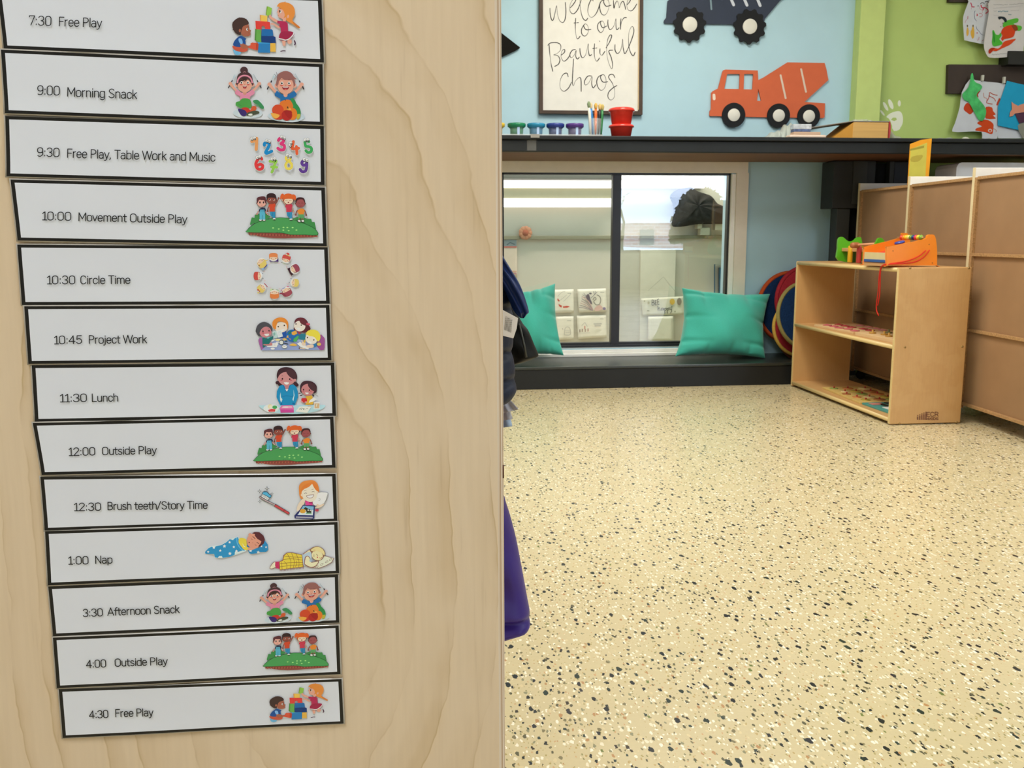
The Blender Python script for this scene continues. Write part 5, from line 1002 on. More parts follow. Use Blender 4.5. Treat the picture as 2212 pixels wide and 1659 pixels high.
# ================================================================ cubby back with dividers
TH_ = math.radians(2.5); ux = Vector((math.sin(TH_), math.cos(TH_), 0)); un = Vector((math.cos(TH_), -math.sin(TH_), 0))  # along / into the unit
def cub(s_, d, z): return Vector((2.37, 3.65, z)) + ux*s_ + un*d
def cbox(mb, s0, s1, d0, d1, z0, z1):
    vs = [cub(s_, d, z) for z in (z0, z1) for s_, d in ((s0, d0), (s1, d0), (s1, d1), (s0, d1))]
    return mb.add(vs, [(0,3,2,1),(4,5,6,7),(0,1,5,4),(1,2,6,5),(2,3,7,6),(3,0,4,7)])
hard = mat('tan_hardboard', '#9f7e5e', .55, .35, noise=.06, nscale=8)
part_b = mat('particle_board_edge', '#b08c62', .8, .2, noise=.25, nscale=160)
melam = mat('white_melamine', '#f6f6f2', .4, .4); edge_l = mat('pale_edge_band', '#e4d6ae', .4, .4)
cb = thing('cubby_unit', 'tall open cubby unit seen from behind with tan back panels and pale dividers', 'shelf', cub(.2, .2, 0))
divs = [-.4425, .124, .694, 1.256]
for i, s_ in enumerate(divs):
    q = MB(); cbox(q, s_-.009, s_+.009, .0, .36, .05, 1.086); o = q.build('divider', melam, cb, bevel=.0015)
    q = MB(); cbox(q, s_-.010, s_+.0095, -.003, .0005, .05, 1.087); q.build('edge_band', edge_l, o, bevel=.0015)
    q = MB(); cbox(q, s_-.030, s_-.0095, -.002, .012, .05, 1.045) if i else cbox(q, s_-.03, s_-.0095, -.002, .012, .05, 1.045); q.build('batten', part_b, o)
for a, b in zip(divs[:-1], divs[1:]):
    for z0, z1_ in ((.072, .3965), (.40, .722), (.726, 1.04)):
        q = MB(); cbox(q, a+.009, b-.009, .010, .014, z0, z1_); q.build('back_panel', hard, cb)
    for k, z in enumerate((.064, .389, .713, 1.035)):
        q = MB(); cbox(q, a+.0095, b-.030, -.002 if k else -.002, .34, z, z+.013); q.build('shelf_board', part_b, cb, bevel=.001)
for s_ in (-.40, .694, 1.24):
    for d in (.06, .30): q = MB().lathe([(0, -.012), (.022, -.012), (.026, -.006), (.026, .006), (.022, .012), (0, .012)], cub(s_, d, .026), 14, 'Y'); q.build('caster', mat('black_rubber', '#141414', .6), cb)
# yellow booklet standing in the cubby
yb = [onY(*p, 4.40) for p in ((1960.5, 311), (1990, 302), (2013, 299), (2005, 400), (1999, 540), (1941, 540), (1951, 400))]
for p in yb: p.z = max(p.z, .7265); p.x = max(p.x, 2.424)
bk = thing('yellow_booklet', 'yellow booklet with orange border standing upright in the back cubby', 'booklet', sum(yb, Vector())/7)
MB().prism([yb], (.0, .004, 0)).build('cover', mat('orange_card', '#e8a01c', .35, .4), bk)
yi = [onY(*p, 4.3995) for p in ((1964, 322), (2003, 308), (2000, 362), (1993, 535), (1943, 535), (1953, 400))]
for p in yi: p.z = max(p.z, .7275); p.x = max(p.x, 2.427)
MB().prism([yi], (.0, .0004, 0)).build('page', mat('yellow_print', '#c6bf50', .4, .4, noise=.08, nscale=14), bk)
a = Art(lambda x, y: onY(1840+x/5.946, 290+y/5.946, 4.399), (0, -1, 0), .0001); a.poly('#9a9440', [(745,190),(930,145),(925,175),(745,212)]); a.poly('#b0a346', [(770,290),(900,265),(905,300),(850,350),(760,350)], 2); a.build('print', vmat('print_matt', .7, .2), bk)

# ================================================================ small birch shelf cabinet
SX0, SX1, SY0, SY1, SH_ = 1.997, 2.317, 3.648, 4.70, .670
bplain = ply_mat('birch_side', '#d8b07a', '#cb9f68', '#bd8c52', .1, .3, .5, 1.6, 5.0, .25, 'YZ')
nose = mat('pale_birch_edge', '#e2c98e', .35, .45, noise=.05, stretch=(8, .3, 8))
scab = thing('shelf_cabinet', 'small two-shelf birch cabinet with open front under the orange toy', 'cabinet', (2.157, 4.17, 0))
MB().box((SX0, SY0, .004), (SX1, SY0+.018, SH_)).build('side_panel', bplain, scab, bevel=.0035)
MB().box((SX0, SY1-.018, .004), (SX1, SY1, SH_)).build('side_panel', bplain, scab, bevel=.0035)
MB().box((SX0+.006, SY0+.018, SH_-.019), (SX1, SY1-.018, SH_-.001)).build('top_panel', bplain, scab)
MB().box((SX0+.006, SY0+.018, .326), (SX1, SY1-.018, .343)).build('shelf', bplain, scab)
MB().box((SX0+.006, SY0+.018, .012), (SX1, SY1-.018, .030)).build('bottom_panel', bplain, scab)
for z in (SH_-.010, .3345, .021): MB().tube([(SX0+.006, SY0+.018, z), (SX0+.006, SY1-.018, z)], .0092, 10).build('rounded_nosing', nose, scab)
MB().box((SX0-.0008, SY0+.002, .006), (SX0+.0005, SY0+.016, SH_-.003)).build('edge_band', nose, scab)
MB().box((SX0-.0008, SY1-.016, .006), (SX0+.0005, SY1-.002, SH_-.003)).build('edge_band', nose, scab)
def spt(x, y): p = onY(x, y, SY0); return p
for x, y in ((1966, 579), (2093, 579), (1955, 750), (2079, 749), (1943, 915), (2066, 912)):
    p = spt(x, y); MB().lathe([(0, -.0028), (.0036, -.0022), (.0052, 0), (.0052, .001)], (p.x, SY0, p.z), 12, 'Y').build('screw', mat('brass_screw', '#a58a5a', .35, metal=.8), scab)
a = Art(lambda x, y: onY(1690+x/4.238, 660+y/4.238, SY0-.0004), (0, -1, 0), .00005)
ink = '#7d5643'
for i, h in enumerate((30, 36, 44, 52, 60)):
    x = 1232+19*i; a.rect(ink, x, 1046-h, x+13, 1046); a.ell(ink, x+7, 1046-h-9, 6, 6)
for k, ch in enumerate(('E', 'C', 'R')):
    pass
write(a, 'ECR', (1322, 1015), (1428, 1013), 38, ink, 6.5); write(a, '4KIDS', (1322, 1046), (1426, 1044), 20, ink, 5)
a.build('lettering', vmat('print_matt', .7, .2), scab)
# puzzles on the shelves
def tray(name, label, x0, y0, x1, y1, z, th, m, rot, top=None):
    c = Vector(((x0+x1)/2, (y0+y1)/2, z)); R_z = Matrix.Rotation(rot, 3, 'Z'); hx, hy = (x1-x0)/2, (y1-y0)/2
    r = thing(name, label, 'puzzle', c)
    P = lambda x, y, zz: R_z @ Vector((x, y, 0)) + c + Vector((0, 0, zz))
    q = MB(); q.add([P(sx*hx, sy*hy, zz) for zz in (0, th) for sx, sy in ((-1,-1),(1,-1),(1,1),(-1,1))], [(0,3,2,1),(4,5,6,7),(0,1,5,4),(1,2,6,5),(2,3,7,6),(3,0,4,7)])
    q.build('board', m, r, bevel=.0015); return r, P, hx, hy
birch_t = mat('birch_tray', '#e0c092', .5, .35)
r1, P1, hx, hy = tray('puzzle_tray', 'wooden tray of small pink and red pieces on the middle shelf, farther one', 2.03, 4.12, 2.25, 4.50, .343, .011, birch_t, .06)
rd = random.Random(4)
for i in range(14):
    x, y = -hx+.03+(i % 3)*.075+rd.uniform(-.01, .01), -hy+.035+(i//3)*.072+rd.uniform(-.01, .01)
    MB().lathe([(0, .011), (.022, .011), (.024, .014), (.012, .015), (.005, .018), (0, .0185)], P1(x, y, 0), 8).build('puzzle_piece', mat(['pink_wood', 'red_wood', 'rose_wood'][i % 3], ['#c4606c', '#b03c44', '#d0888a'][i % 3], .5), r1)
r2, P2_, hx, hy = tray('puzzle_tray', 'plain wooden tray with yellow pegs on the middle shelf, nearer one', 2.03, 3.74, 2.26, 4.06, .343, .016, birch_t, .05)
for i in range(8):
    x, y = -.07+(i % 2)*.09+rd.uniform(-.02, .02), -hy+.04+(i//2)*.07
    MB().lathe([(0, .016), (.016, .016), (.016, .021), (.004, .022), (.005, .032), (0, .034)], P2_(x, y, 0), 8).build('puzzle_piece', mat(['mustard_wood', 'olive_wood'][i % 2], ['#b98a30', '#6f7040'][i % 2], .5), r2)
r3, P3, hx, hy = tray('peg_puzzle', 'yellow printed peg puzzle with red knobs on the bottom shelf', 2.04, 3.98, 2.27, 4.42, .030, .009, mat('yellow_puzzle_print', '#d9bd74', .4, .4, noise=.12, nscale=30), -.04)
for i in range(15):
    x, y = -.075+(i % 3)*.07+rd.uniform(-.012, .012), -hy+.05+(i//3)*.082+rd.uniform(-.012, .012)
    c_ = ['#b8a040', '#a86a3c', '#8c9c50', '#c9824a', '#d8c08a'][i % 5]
    pc_ = MB().lathe([(0, .009), (.022+.006*(i % 3), .009), (.022+.006*(i % 3), .012), (0, .0122)], P3(x, y, 0), 7+i % 3).build('puzzle_piece', mat('piece_'+str(i % 5), c_, .5), r3)
    MB().lathe([(0, .012), (.003, .012), (.0032, .015), (.005, .018), (.0035, .021), (0, .0215)], P3(x, y, 0), 10).build('knob', mat('red_knob', '#a82c2c', .35), pc_)
r4, P4, hx, hy = tray('picture_puzzle', 'picture puzzle with teal edge and black and white shapes, bottom shelf front', 2.04, 3.70, 2.27, 3.98, .030, .009, mat('teal_puzzle', '#4f9a94', .4, .4), .03)
for j, (x, y, sx, sy, c_) in enumerate(((-.07, .09, .03, .02, '#c9867c'), (-.05, .06, .012, .03, '#1c1c1c'), (-.01, .08, .012, .035, '#232323'), (-.05, -.02, .04, .03, '#e4e4e0'), (.01, .01, .03, .03, '#d2d4d6'), (-.02, -.08, .05, .02, '#d8a848'), (.05, -.05, .03, .04, '#e9ead8'))):
    MB().box((x-sx, y-sy, .009), (x+sx, y+sy, .012), M=Matrix.Translation(Vector((2.155, 3.84, .030))) @ Matrix.Rotation(.03, 4, 'Z')).build('puzzle_piece', mat('pz_'+str(j), c_, .5), r4, bevel=.001)

# ================================================================ toys on the cabinet
ZT = SH_
org = mat('orange_lacquer', '#f08a1e', .3, .5, coat=.3); lime = mat('lime_lacquer', '#55b022', .3, .5, coat=.3); natw = mat('natural_beech', '#c99a68', .5, .4)
toy = thing('activity_toy', 'orange wooden bead and xylophone toy with a red string on the cabinet', 'toy', (2.14, 3.84, ZT))
def osil(Y, pts, th, nm, m, root):
    L_ = [onY(x, y, Y) for x, y in smooth_pts(pts, 3, True)]; zmin = min(p.z for p in L_)
    for p in L_: p.z += ZT+.0005-zmin
    return MB().prism([L_], (0, th, 0)).build(nm, m, root, bevel=.002)
YA, YBk = 3.70, 3.915
osil(YA, [(1916,573),(1916,535),(1922,532),(1995,517),(2004,508),(2012,506),(2020,510),(2024,535),(2024,573),(2023,573),(1916.5,573)], .014, 'side_board', org, toy)
osil(YBk, [(1866,575),(1867,540),(1871,537),(1942,519),(1948,509),(1954,508),(1962,511),(1968,540),(1968,575),(1866.5,575)], .014, 'side_board', org, toy)
xl, xh = onY(1919, 540, YA).x, onY(2012, 540, YA).x
MB().add([(xl+.006, YA+.014, ZT+.042), (xl+.006, YBk, ZT+.042), (xh-.02, YBk, ZT+.085), (xh-.02, YA+.014, ZT+.085), (xl+.006, YA+.014, ZT+.036), (xl+.006, YBk, ZT+.036), (xh-.02, YBk, ZT+.079), (xh-.02, YA+.014, ZT+.079)], [(0,1,2,3),(7,6,5,4),(0,4,5,1),(1,5,6,2),(2,6,7,3),(3,7,4,0)]).build('sloping_board', mat('red_lacquer', '#c8302c', .35), toy)
MB().box((xl+.004, YA+.014, ZT+.030), (xl+.010, YBk, ZT+.060)).build('cream_panel', mat('cream_lacquer', '#d9c896', .4), toy)
MB().box((xl+.004, YA+.014, ZT+.003), (xl+.010, YBk, ZT+.016)).build('base_rail', natw, toy)
MB().box((xl+.001, YA+.016, ZT+.018), (xl+.008, YBk-.002, ZT+.030)).build('blue_rail', mat('blue_lacquer', '#24549c', .3), toy, bevel=.002)
bz = onY(1990, 513, 3.8).z
MB().tube([(xh-.035, YA+.01, bz), (xh-.035, YBk+.004, bz)], .003, 8).build('bead_rod', natw, toy)
bc = ['#7aa83a', '#e8cf2c', '#d8404c', '#1f3a78', '#6c9a3c', '#e6d070', '#ecc81c', '#e88a2c', '#d8402c']
for i, c_ in enumerate(bc):
    y = YA+.026+i*.0195; MB().lathe([(.002, -.009), (.008, -.007), (.0115, 0), (.008, .007), (.002, .009)], (xh-.035, y, bz), 12, 'Y').build('bead', mat('bead_'+str(i), c_, .3), toy)
p = onY(1944, 522, 3.78); MB().lathe([(0, 0), (.020, 0), (.022, .005), (.018, .009), (0, .010)], (p.x, 3.78, p.z-.008), 14, M=Matrix.Rotation(.25, 3, 'Y').inverted()).build('wheel', mat('blue_wheel', '#3a4aa0', .3), toy)
for x, y in ((2007, 528), (2014, 568), (1929, 542)):
    q = onY(x, y, YA); MB().lathe([(0, -.001), (.0022, -.001), (.0025, 0)], (q.x, YA, q.z), 10, 'Y').build('screw', mat('dark_screw', '#8a4c14', .4, metal=.4), toy)
red = mat('red_cord', '#cf2a1c', .65, .3)
def cord(pxs, Y, r=.0021):
    return [onY(x, y, YY) for x, y, YY in smooth_pts([(x, y, Y if len(q) == 0 else q[0]) for x, y, *q in pxs], 5)]
Yc1 = YA-.004
c1 = cord([(2008,540),(1996,555),(1975,566),(1950,569),(1925,570.5),(1908,573,3.72),(1902,580,3.76),(1899,600,3.78),(1897,630,3.78),(1893,665,3.78),(1898,682,3.78)], Yc1)
c2 = cord([(2000,541),(1985,553),(1962,563),(1935,568),(1912,571,3.71),(1905,576,3.74),(1902,590,3.76),(1901,620,3.76),(1900,640,3.76),(1896,660,3.76)], Yc1)
for cc in (c1, c2):
    for k, p in enumerate(cc):  # drape in front of the nosing
        if p.z < ZT: 
            v = (p-CP); t = (SX0-.012-CP.x)/v.x; cc[k] = CP+v*t
MB().tube(c1, .0024, 7).tube(c2, .0024, 7).build('pull_string', red, toy)
# pounding bench
pb = thing('pounding_bench', 'lime green pounding bench toy with yellow and red pegs, left of orange toy', 'toy', (2.12, 4.28, ZT))
osil(4.42, [(1811,570),(1809.5,545),(1810.5,526),(1815,520),(1821,520),(1827,525),(1833,529),(1843,528),(1850,522),(1856,520),(1861,526),(1862,570)], .014, 'end_board', lime, pb)
osil(4.02, [(1880,574),(1880,540),(1890,533),(1896,522),(1901,519.5),(1906,521),(1912,528),(1925,536),(1930,545),(1930,574)], .012, 'end_board', lime, pb)
q = onY(1822, 543, 4.40); q2 = onY(1860, 548, 4.10)
MB().box((q.x+.0, 4.03, ZT+.055), (q.x+.10, 4.42, ZT+.072)).build('peg_board', natw, pb, bevel=.002)
for nm, x, Y, c_ in (('peg', 1836, 4.32, '#d8a81c'), ('peg', 1855, 4.22, '#cc4444'), ('peg', 1843, 4.36, '#3a7a2c')):
    p = onY(x, 560, Y); MB().lathe([(0, .003), (.011, .003), (.012, .006), (.012, .052), (.012, .082 if nm == 'x' else .078), (.009, .084), (0, .084)], (p.x, Y, ZT), 14).build('peg', mat('peg_'+c_[1:], c_, .4), pb)
hm = thing('toy_hammer', 'brown wooden toy hammer lying across the green pounding bench', 'hammer', (2.08, 4.2, ZT+.085))
hp = onY(1847, 535, 4.20); hr = Matrix.Rotation(1.25, 3, 'Z')
MB().lathe([(0, -.026), (.012, -.025), (.014, -.018), (.014, .018), (.012, .025), (0, .026)], (hp.x, 4.20, ZT+.087), 14, 'X', M=Matrix.Rotation(.5, 3, 'Z')).build('head', mat('walnut_wood', '#a8643c', .5), hm)
MB().tube([(hp.x+.008, 4.19, ZT+.089), (hp.x+.10, 4.13, ZT+.096)], .006, 8).build('handle', mat('handle_wood', '#d0946c', .5), hm)

# ================================================================ pillows and floor mats
teal = mat('teal_cotton', '#45b3a2', .85, .15, noise=.04, nscale=200, sheen=.3, bump=.15, bscale=500)
def pillow(label, cs, th, seed, name='throw_pillow'):
    """cs: world corners TL TR BR BL of the front face"""
    rd = random.Random(seed); n = (cs[1]-cs[0]).cross(cs[3]-cs[0]).normalized()
    if n.y > 0: n = -n
    ph = [rd.uniform(0, 6) for _ in range(12)]
    N = 64; q = MB(); ctr = sum(cs, Vector())/4
    def P(u, v, sg):
        a, b = 2*u-1, 2*v-1
        pin = .07
        uu = u + pin*a*(-1)*(1-b*b)*(abs(a)**2)*.9; vv = v + pin*b*(-1)*(1-a*a)*(abs(b)**2)*.9
        p = (cs[0]*(1-uu)+cs[1]*uu)*(1-vv)+(cs[3]*(1-uu)+cs[2]*uu)*vv
        t = max(0, (1-a**2))**.42*max(0, (1-b**2))**.42
        edge = 1-t
        wr = 0
        for k in range(3):  # pull creases from left and right seams
            yk = .12+.36*k+.05*math.sin(ph[k]); wr += .006*math.exp(-((v-yk-.10*u)/.035)**2)*max(0, 1-u*2.6)
            yk = .2+.34*k+.05*math.sin(ph[k+3]); wr += .005*math.exp(-((v-yk+.12*(1-u))/.035)**2)*max(0, 1-(1-u)*2.8)
            xk = .22+.25*k+.05*math.sin(ph[k+6]); wr += .005*math.exp(-((u-xk-.05*v)/.035)**2)*max(0, 1-v*3); wr += .004*math.exp(-((u-xk-.1)/.03)**2)*max(0, 1-(1-v)*4.5)
        wr += .004*math.sin(8*u+5*v+ph[9])*t + .003*math.sin(13*u-9*v+ph[10])*t
        wr *= min(1, 2.5*t)
        return p + n*sg*(th*t - wr*3.0)
    q.grid(lambda u, v: P(u, v, 1), N, N); q.grid(lambda u, v: P(u, v, -1), N, N)
    r = q.build(name, teal, None, root=(ctr.x, ctr.y, min(c.z for c in cs)), fixn=2, subd=1)
    tag(r, label, 'pillow', 'teal pillows on the window bench'); return r
def pq(x, y, Y): return onY(x, y, Y)
pillow('teal square pillow leaning on the window, left one behind the coats', [pq(1085,632,5.07), pq(1200,611,5.08), pq(1219,769,4.93), pq(1072,778,4.91)], .10, 2)
pillow('teal square pillow on the bench right of the window, beside the round mats', [pq(1472,621,5.06), pq(1665,634,5.07), pq(1654,775,4.92), pq(1457,771,4.91)], .10, 5)
def disc(label, c, r, tilt, yaw, top, rim, th=.012):
    """round upholstered floor mat; local axis turned by tilt and yaw"""
    M = Matrix.Rotation(yaw, 3, 'Z') @ Matrix.Rotation(PI/2-tilt, 3, 'X')
    t = thing('floor_mat', label, 'floor mat', c, 'round floor mats leaning by the cabinet')
    MB().lathe([(0, th), (r*.88, th*.98), (r*.93, th*.8), (r*.93, -th*.8), (0, -th)], c, 48, M=M).build('pad', top, t)
    MB().lathe([(r*.90, th*.85), (r*.95, th*1.2), (r, 0), (r*.95, -th*1.2), (r*.90, -th*.85), (r*.90, th*.85)], c, 48, M=M).build('rim', rim, t)
    return t
navy_f = mat('navy_carpet', '#183158', .95, .1, noise=.25, nscale=150, bump=.3, bscale=500); red_f = mat('red_felt', '#9c2a34', .95, .1, noise=.15, nscale=120); oran = mat('orange_felt', '#b8502a', .95, .1, noise=.1, nscale=120)
olive = mat('olive_felt', '#8c8250', .95, .1, noise=.1, nscale=120); yel = mat('mustard_felt', '#c09a48', .95, .1, noise=.1, nscale=120); maroon = mat('brown_felt', '#5c3428', .95, .1)
def cpt(x, y, Y): return onY(x, y, Y)
disc('round mat with orange rim and navy centre, rearmost by the wall', cpt(1707, 664, 5.10), .212, .10, .10, navy_f, oran)
disc('plain red round mat behind the cabinet', cpt(1746, 652, 5.04), .212, .16, .12, red_f, red_f)
disc('brown round mat low between pillow and blue mat', cpt(1735, 712, 4.98), .19, .2, .2, maroon, maroon)
disc('red round mat with mustard yellow rim, lowest of the leaning mats', cpt(1722, 711, 4.94), .158, .26, .16, red_f, yel)
disc('blue round mat with olive rim, frontmost of the leaning mats', cpt(1741, 681, 4.86), .190, .16, .20, navy_f, olive)

# ================================================================ wall decorations
def wallpx(ox, oy, s): return lambda x, y: (ox+x/s, oy+y/s)
def solidpx(f, loops, Y, th): return [[onY(*f(x, y), Y) for x, y in l] for l in loops], (0, th, 0)
sg_ = thing('framed_sign', 'white sign in dark wood frame reading Welcome to our Beautiful chaos', 'sign', onY(1278, 100, YW))
def rectY(x0, y0, x1, y1, Y): return [onY(x0, y0, Y), onY(x1, y0, Y), onY(x1, y1, Y), onY(x0, y1, Y)]
fo = [onY(1165, -150, YW-.03), onY(1391, -146, YW-.03), onY(1388, 248, YW-.03), onY(1165, 245, YW-.03)]
fi = [onY(1173, -142, YW-.03), onY(1383, -138, YW-.03), onY(1380, 240, YW-.03), onY(1173, 238, YW-.03)]
dw = mat('dark_walnut', '#4a3d35', .6, .3, noise=.2, nscale=12)
MB().prism([fo, fi], (0, .03, 0)).build('frame', dw, sg_, bevel=.001)
MB().prism([[p+Vector((0, .012, 0)) for p in fi]], (0, .01, 0)).build('panel', mat('white_sign_board', '#e4e4de', .5, .3), sg_)
MB().prism([[onY(1380.5, -130, YW-.028), onY(1383, -130, YW-.028), onY(1380.5, 237, YW-.028), onY(1378.5, 237, YW-.028)]], (0, .01, 0)).build('inner_lip', mat('raw_wood', '#d8bf96', .6), sg_)
a = Art(lambda x, y: onY(1080+x/5.53, y/5.53, YW-.0185), (0, -1, 0), .00004)
HW = [
 [(597,95),(600,170),(615,230),(632,243),(650,190),(675,70),(680,100),(690,180),(715,250),(755,268),(780,220),(788,130),(780,25)],
 [(838,95),(870,60),(905,5),(895,-20),(860,10),(835,70),(840,140),(880,165),(925,120),(955,50)], [(955,50),(985,-60),(1000,-150),(975,-180),(955,-100),(955,20),(965,130),(990,215),(1025,245),(1050,215)],
 [(1115,15),(1095,-10),(1060,60),(1050,140),(1070,195),(1105,205),(1150,160),(1180,90),(1190,50)], [(1250,-10),(1205,20),(1190,80),(1210,160),(1250,180),(1285,140),(1305,60),(1290,0),(1250,-10),(1240,30),(1270,75),(1330,60)],
 [(1355,0),(1358,60),(1362,100),(1375,50),(1400,10),(1420,60),(1425,95),(1445,40),(1470,15),(1490,60),(1500,115)], [(1515,60),(1550,20),(1560,-20),(1530,0),(1515,60),(1530,115),(1570,130),(1610,90),(1635,45)],
 [(905,215),(900,300),(905,400),(925,465),(960,430)], [(880,275),(940,270)], [(1000,300),(975,350),(980,410),(1020,430),(1055,380),(1050,310),(1020,285),(1000,310),(1030,355),(1090,350)],
 [(1205,250),(1170,290),(1170,350),(1205,390),(1240,350),(1245,280),(1220,250),(1200,275),(1225,330),(1275,310)], [(1290,235),(1290,300),(1315,355),(1360,310),(1385,220),(1385,300),(1395,355),(1425,330)], [(1445,220),(1440,290),(1440,355),(1450,270),(1480,215),(1515,210)],
 [(585,520),(595,640),(610,760),(632,855)], [(570,545),(600,515),(680,510),(725,540),(720,600),(680,640),(640,655),(690,665),(715,710),(700,765),(650,795)],
 [(730,660),(770,625),(770,590),(740,610),(730,680),(760,730),(800,710),(835,660)], [(905,590),(865,600),(835,650),(850,690),(885,660),(910,600),(905,670),(925,705),(950,680)],
 [(955,575),(960,640),(985,690),(1025,650),(1055,520),(1055,600),(1070,665),(1095,650)], [(1130,520),(1125,620),(1135,700),(1160,730),(1190,690)], [(1105,580),(1160,572)], [(1195,580),(1195,640),(1220,660),(1255,610)], [(1185,488),(1192,497)],
 [(1265,575),(1310,500),(1335,430),(1315,420),(1285,480),(1275,600),(1290,720),(1330,820),(1345,780),(1330,690),(1300,610),(1350,600)], [(1375,530),(1375,600),(1405,640),(1445,590),(1465,465),(1470,560),(1490,640),(1520,600)],
 [(1520,600),(1570,480),(1600,370),(1580,315),(1545,370),(1535,480),(1550,600),(1590,668),(1615,620)],
 [(815,920),(800,875),(755,890),(720,960),(720,1050),(765,1090),(820,1050),(855,980)], [(880,700),(870,850),(865,980),(878,1025),(900,970),(950,925),(968,960),(970,1095)],
 [(1100,910),(1050,910),(1010,970),(1020,1015),(1060,990),(1100,915),(1095,1000),(1115,1050),(1145,1010)], [(1215,895),(1175,920),(1155,980),(1175,1050),(1215,1080),(1260,1030),(1265,940),(1235,890),(1200,920),(1230,980),(1290,975)],
 [(1375,930),(1350,890),(1310,895),(1300,930),(1340,990),(1370,1080),(1365,1160),(1325,1195),(1290,1160),(1300,1100),(1350,1050),(1400,1020)]]
for st in HW: a.line('#2e2e30', 9.5, st, 4, lambda t: .75+.35*math.sin(t*9))
a.build('lettering', vmat('print_matt', .7, .2), sg_)
# dark paper shape at the left
MB().prism([[onY(x, y, YW-.02) for x, y in smooth_pts([(1020, 22), (1123, 102), (1123, 103.5), (1112, 110), (1086, 122), (1050, 130), (1000, 128)], 1, True)]], (0, .010, 0)).build('wall_decoration', mat('black_card', '#14120f', .8, .15), None, root=onY(1080, 100, YW-.01), bevel=.001)
tag([o for o in COL.objects if o.name == 'wall_decoration'][0], 'black pointed wall decoration beside the welcome sign, mostly behind the panel', 'decoration')
F2 = wallpx(1400, 0, 4.916)
def truck(name, label, loops, col, wheels, slits, extras=()):
    r = thing(name, label, 'wall decoration', onY(*F2(*loops[0][0]), YW))
    L_, e_ = solidpx(F2, loops, YW-.014, .009); MB().prism(L_, e_).build('body', col, r, bevel=.0008)
    for x, y, R, hub, teeth in wheels:
        c = onY(*F2(x, y), YW-.022); k = 1/4.916*(c-CP).dot(CF)/FPX
        if teeth:
            pts = []
            for i in range(teeth*4):
                an = 2*PI*(i+.5)/(teeth*4); rr = R*(1.0 if (i % 4) < 2 else .87); pts.append(c+Vector((rr*k*math.cos(an), 0, rr*k*math.sin(an))))
        else: pts = [c+Vector((R*k*math.cos(2*PI*i/36), 0, R*k*math.sin(2*PI*i/36))) for i in range(36)]
        w_ = MB().prism([pts], (0, .0085, 0)).build('wheel', mat('black_wood', '#14171b', .6, .25), r, bevel=.0008)
        MB().lathe([(0, -.005), (hub*k*.96, -.005), (hub*k, -.004), (hub*k, .001)], c, 28, 'Y').build('hub', mat('white_wood', '#dadad2', .5), w_)
    for c_, w_, p_, q_ in slits:
        a = Art(lambda x, y: onY(*F2(x, y), YW-.0145), (0, -1, 0), .0003); a.line(c_, w_, [p_, q_]); a.ell(c_, *p_, w_/2, n=10); a.ell(c_, *q_, w_/2, n=10)
        a.build('painted_stripe', vmat('print_matt', .7, .2), r)
    return r
truck('cement_mixer_cutout', 'orange wooden cement mixer truck cutout on the blue wall', [
  [(652,1215),(655,1180),(668,1160),(670,1060),(672,985),(690,965),(745,938),(760,880),(790,765),(800,745),(822,738),(1165,748),(1170,850),(1230,820),(1480,662),(1875,668),(1895,740),(1915,850),(1790,965),(1662,1082),(1880,1097),(1874,1245),(1862,1254),(1250,1245),(655,1232)],
  [(845,785),(972,785),(975,795),(968,945),(810,943),(812,925),(838,795)], [(1025,785),(1115,785),(1118,795),(1108,950),(1015,948),(1015,930),(1020,795)], [(1170,940),(1202,1072),(1158,1070)]],
  mat('orange_wood_paint', '#cc6138', .5, .35), [(910,1222,127,66,0), (1387,1228,125,65,0), (1707,1235,124,65,0)],
  [('#d8c8b8', 20, (1407,800), (1460,1042)), ('#d8c8b8', 20, (1625,735), (1676,975)), ('#e8d8c8', 30, (699,1010), (701,1050))])
truck('dump_truck_cutout', 'navy wooden dump truck cutout with knobbly black wheels on the blue wall', [
  [(168,235),(172,215),(195,185),(200,120),(205,40),(210,8),(225,0),(240,-90),(520,-90),(540,-180),(1620,-190),(1560,-100),(1400,10),(1240,200),(1225,265),(175,248)]],
  mat('navy_wood_paint', '#2b3549', .5, .35), [(443,262,182,79,11), (1080,282,182,78,11)],
  [('#7f98a4', 18, (660,-60), (672,98)), ('#ccd4e0', 30, (860,-60), (908,52)), ('#ccd4e0', 30, (1000,-60), (1050,56)), ('#ccd4e0', 30, (1140,-60), (1190,60))])
# ---- handprint on the green wall
a = Art(lambda x, y: onY(1800+x/5.352, y/5.352, YW-.0006), (0, -1, 0), .00005)
hc = '#e8eedc'
for x, y, rx, ry, ro in ((605,1230,18,58,-28),(665,1205,24,62,-22),(763,1195,18,36,0),(568,1305,12,40,-38)): a.ell(hc, x, y, rx, ry, ro)
a.poly(hc, [(615,1350),(660,1310),(740,1285),(785,1300),(805,1360),(800,1430),(770,1480),(720,1485),(680,1450),(660,1400),(640,1370)], 3, holes=[[(665,1385),(690,1360),(725,1360),(735,1385),(705,1400)]])
a.poly(hc, [(680,1450),(770,1470),(760,1500),(700,1515)], 2); a.build('handprint', vmat('print_matt', .7, .2), gw)
